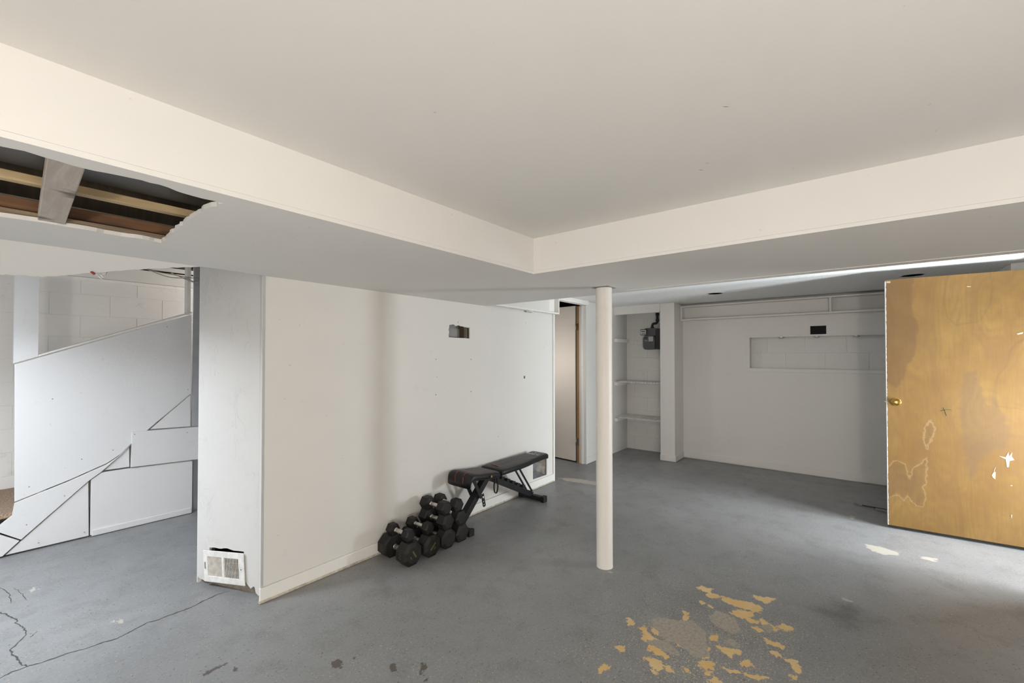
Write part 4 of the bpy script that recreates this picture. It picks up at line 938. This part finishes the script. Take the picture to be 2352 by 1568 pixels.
for dy, in ((-.045,), (.045,)):
    tube('stitch_line', [(x, BY + dy, z + .0006) for x, z in ((2.4695,.385),(2.4695,.405),(2.4725,.438),(2.484,.4575),(2.504,.4668),(2.53,.4678))], .0032, 'red_stitch', wb, 6)
    tube('stitch_line', [(x, BY + dy, zt(st_prof, x) + .0004) for x in np.linspace(2.53, 2.81, 12)], .0018, 'tan_stitch', wb, 6)
    sg = 1 if dy > 0 else -1
    pts = [(x, BY + dy + (0 if x < 3.18 else sg * ((x - 3.18) / .22) ** 2 * .058), zt(bk_prof, x) + .0003) for x in np.linspace(2.90, 3.40, 24)]
    tube('stitch_line', pts, .0020, 'tan_stitch', wb, 6)
# pale cord lying over the back pad
tube('pad_label', [(2.955, BY + .070, .4345), (2.945, BY + .01, .4345), (2.93, BY - .055, .4345)], .0045, 'tan_stitch', wb, 6)
# printed maker's mark on the head end, read from the head end
M = Matrix.Translation((3.500, BY + .005, .4394)) @ Matrix.Rotation(math.radians(0.5), 4, 'Y') @ Matrix.Rotation(math.radians(90), 4, 'Z')
text('maker_mark', 'FLYBIRD', .042, 'white_print', M, wb)
for pl in ([(3.545,.045),(3.553,.05),(3.552,.03)], [(3.540,.018),(3.552,.012),(3.550,-.022),(3.543,-.01)], [(3.542,-.035),(3.556,-.045),(3.544,-.055)], [(3.555,-.082),(3.560,-.078),(3.560,-.088)]):
    raw('wing_mark', [(a, BY + b, zt(bk_prof, a) + .0009) for a, b in pl], [tuple(range(len(pl)))], 'white_print', wb)
# frame
beam('front_leg', (2.805, BY, .372), (2.462, BY, .035), .062, .05, 'bench_steel', wb)
beam('front_foot', (2.452, 2.385, .028), (2.452, 2.648, .028), .050, .042, 'bench_steel', wb, (1,0,0))
for y0, y1 in ((2.36, 2.388), (2.640, 2.664)): box('foot_cap', (2.424, y0, .0), (2.480, y1, .056), 'rubber', wb, .004)
beam('rear_tube', (2.80, BY, .368), (3.468, BY, .045), .048, .05, 'bench_steel', wb)
beam('rear_foot', (3.468, 2.385, .028), (3.468, 2.648, .028), .050, .042, 'bench_steel', wb, (1,0,0))
for y0, y1 in ((2.352, 2.392), (2.632, 2.664)): box('foot_cap', (3.438, y0, .0), (3.498, y1, .058), 'rubber', wb, .004)
tdir = Vector((3.468 - 2.80, 0, .045 - .368)).normalized(); tn = Vector((-tdir.z, 0, tdir.x))
for i in range(5):
    c_ = Vector((2.985 + .078 * i, BY, .368 + (2.985 + .078 * i - 2.80) * (tdir.z / tdir.x))) + tn * .026
    v = []
    for dy in (-.022, .022):
        for a, b in ((-.014, 0), (.018, 0), (.030, .030), (.004, .022), (-.018, .026)): v.append(c_ + tdir * a + tn * b + Vector((0, dy, 0)))
    f = [(0,1,2,3,4), (5,6,7,8,9)] + [(i2, (i2+1)%5, 5+(i2+1)%5, 5+i2) for i2 in range(5)]
    raw('ladder_tooth', v, f, 'bench_steel', wb)
for dy in (-.034, .034): beam('support_rod', (3.200, BY + dy, .395), (3.452, BY + dy, .070), .014, .016, 'bench_steel', wb)
tube('catch_bar', [(3.440, BY - .042, .085), (3.440, BY + .042, .085)], .008, 'old_steel', wb, 10)
beam('pad_rail', (2.86, BY - .05, .374), (3.52, BY - .05, .380), .022, .022, 'bench_steel', wb)
beam('pad_rail', (2.86, BY + .05, .374), (3.52, BY + .05, .380), .022, .022, 'bench_steel', wb)
for dy in (-.058, .058):
    beam('seat_strut', (2.575, BY + dy, .405), (2.675, BY + dy, .225), .006, .034, 'bench_steel', wb)
    beam('seat_rail', (2.52, BY + dy * .8, .405), (2.83, BY + dy * .8, .368), .020, .022, 'bench_steel', wb)
# adjustment plate with holes
ad = plate('adjust_plate', [(-.016,-.045),(-.010,-.055),(.010,-.055),(.016,-.045),(.016,.06),(-.016,.06)], [circ(0, -.036, .007, 10), circ(0, -.008, .007, 10)], .005, (2.700, BY - .062, .195), (.97,0,.24), (-.24,0,.97), 'bench_steel', wb)
for x_, z_ in ((2.805, .372), (2.69, .225)):
    lathe('bolt', [(.012, 0), (.012, .006), (.006, .009)], (x_, BY - .036 if x_ > 2.7 else BY - .062, z_), (0,-1,0), 'chrome', wb, 10)
lathe('pivot_disc', [(.030, 0), (.030, .07)], (2.805, BY - .035, .368), (0,1,0), 'bench_steel', wb, 20)
lathe('pull_pin', [(.007, 0), (.007, .02), (.010, .024)], (2.70, BY - .128, .415), (0,-1,0), 'bright_brass', wb, 10)
for i in range(3):
    c_ = Vector((2.60 - .045 * i, BY - .0315, .17 - .044 * i))
    for s_ in (-.012, ):
        lathe('adjust_hole', [(.006, 0), (.005, .0006)], c_ + Vector((-.018, 0, .018)) * 0, (0,-1,0), 'black_hole', wb, 10)
# webbing strap loop
pts = []
for k in range(20):
    q = 2 * math.pi * k / 20; pts.append(Vector((2.885 + .036 * math.sin(q) * (.55 + .45 * (1 - math.cos(q)) / 2), 0, .290 + .085 * math.cos(q))))
v, f = [], []
for p in pts:
    for dy, sc_ in ((-.006, 1), (.006, 1)):
        v.append((p.x, BY - .04 + dy, p.z))
for k in range(20): f.append((2*k, 2*k+1, (2*((k+1) % 20))+1, 2*((k+1) % 20)))
o = raw('strap_loop', v, f, 'pipe_black', wb); sm = o.modifiers.new('s', 'SOLIDIFY'); sm.thickness = .006
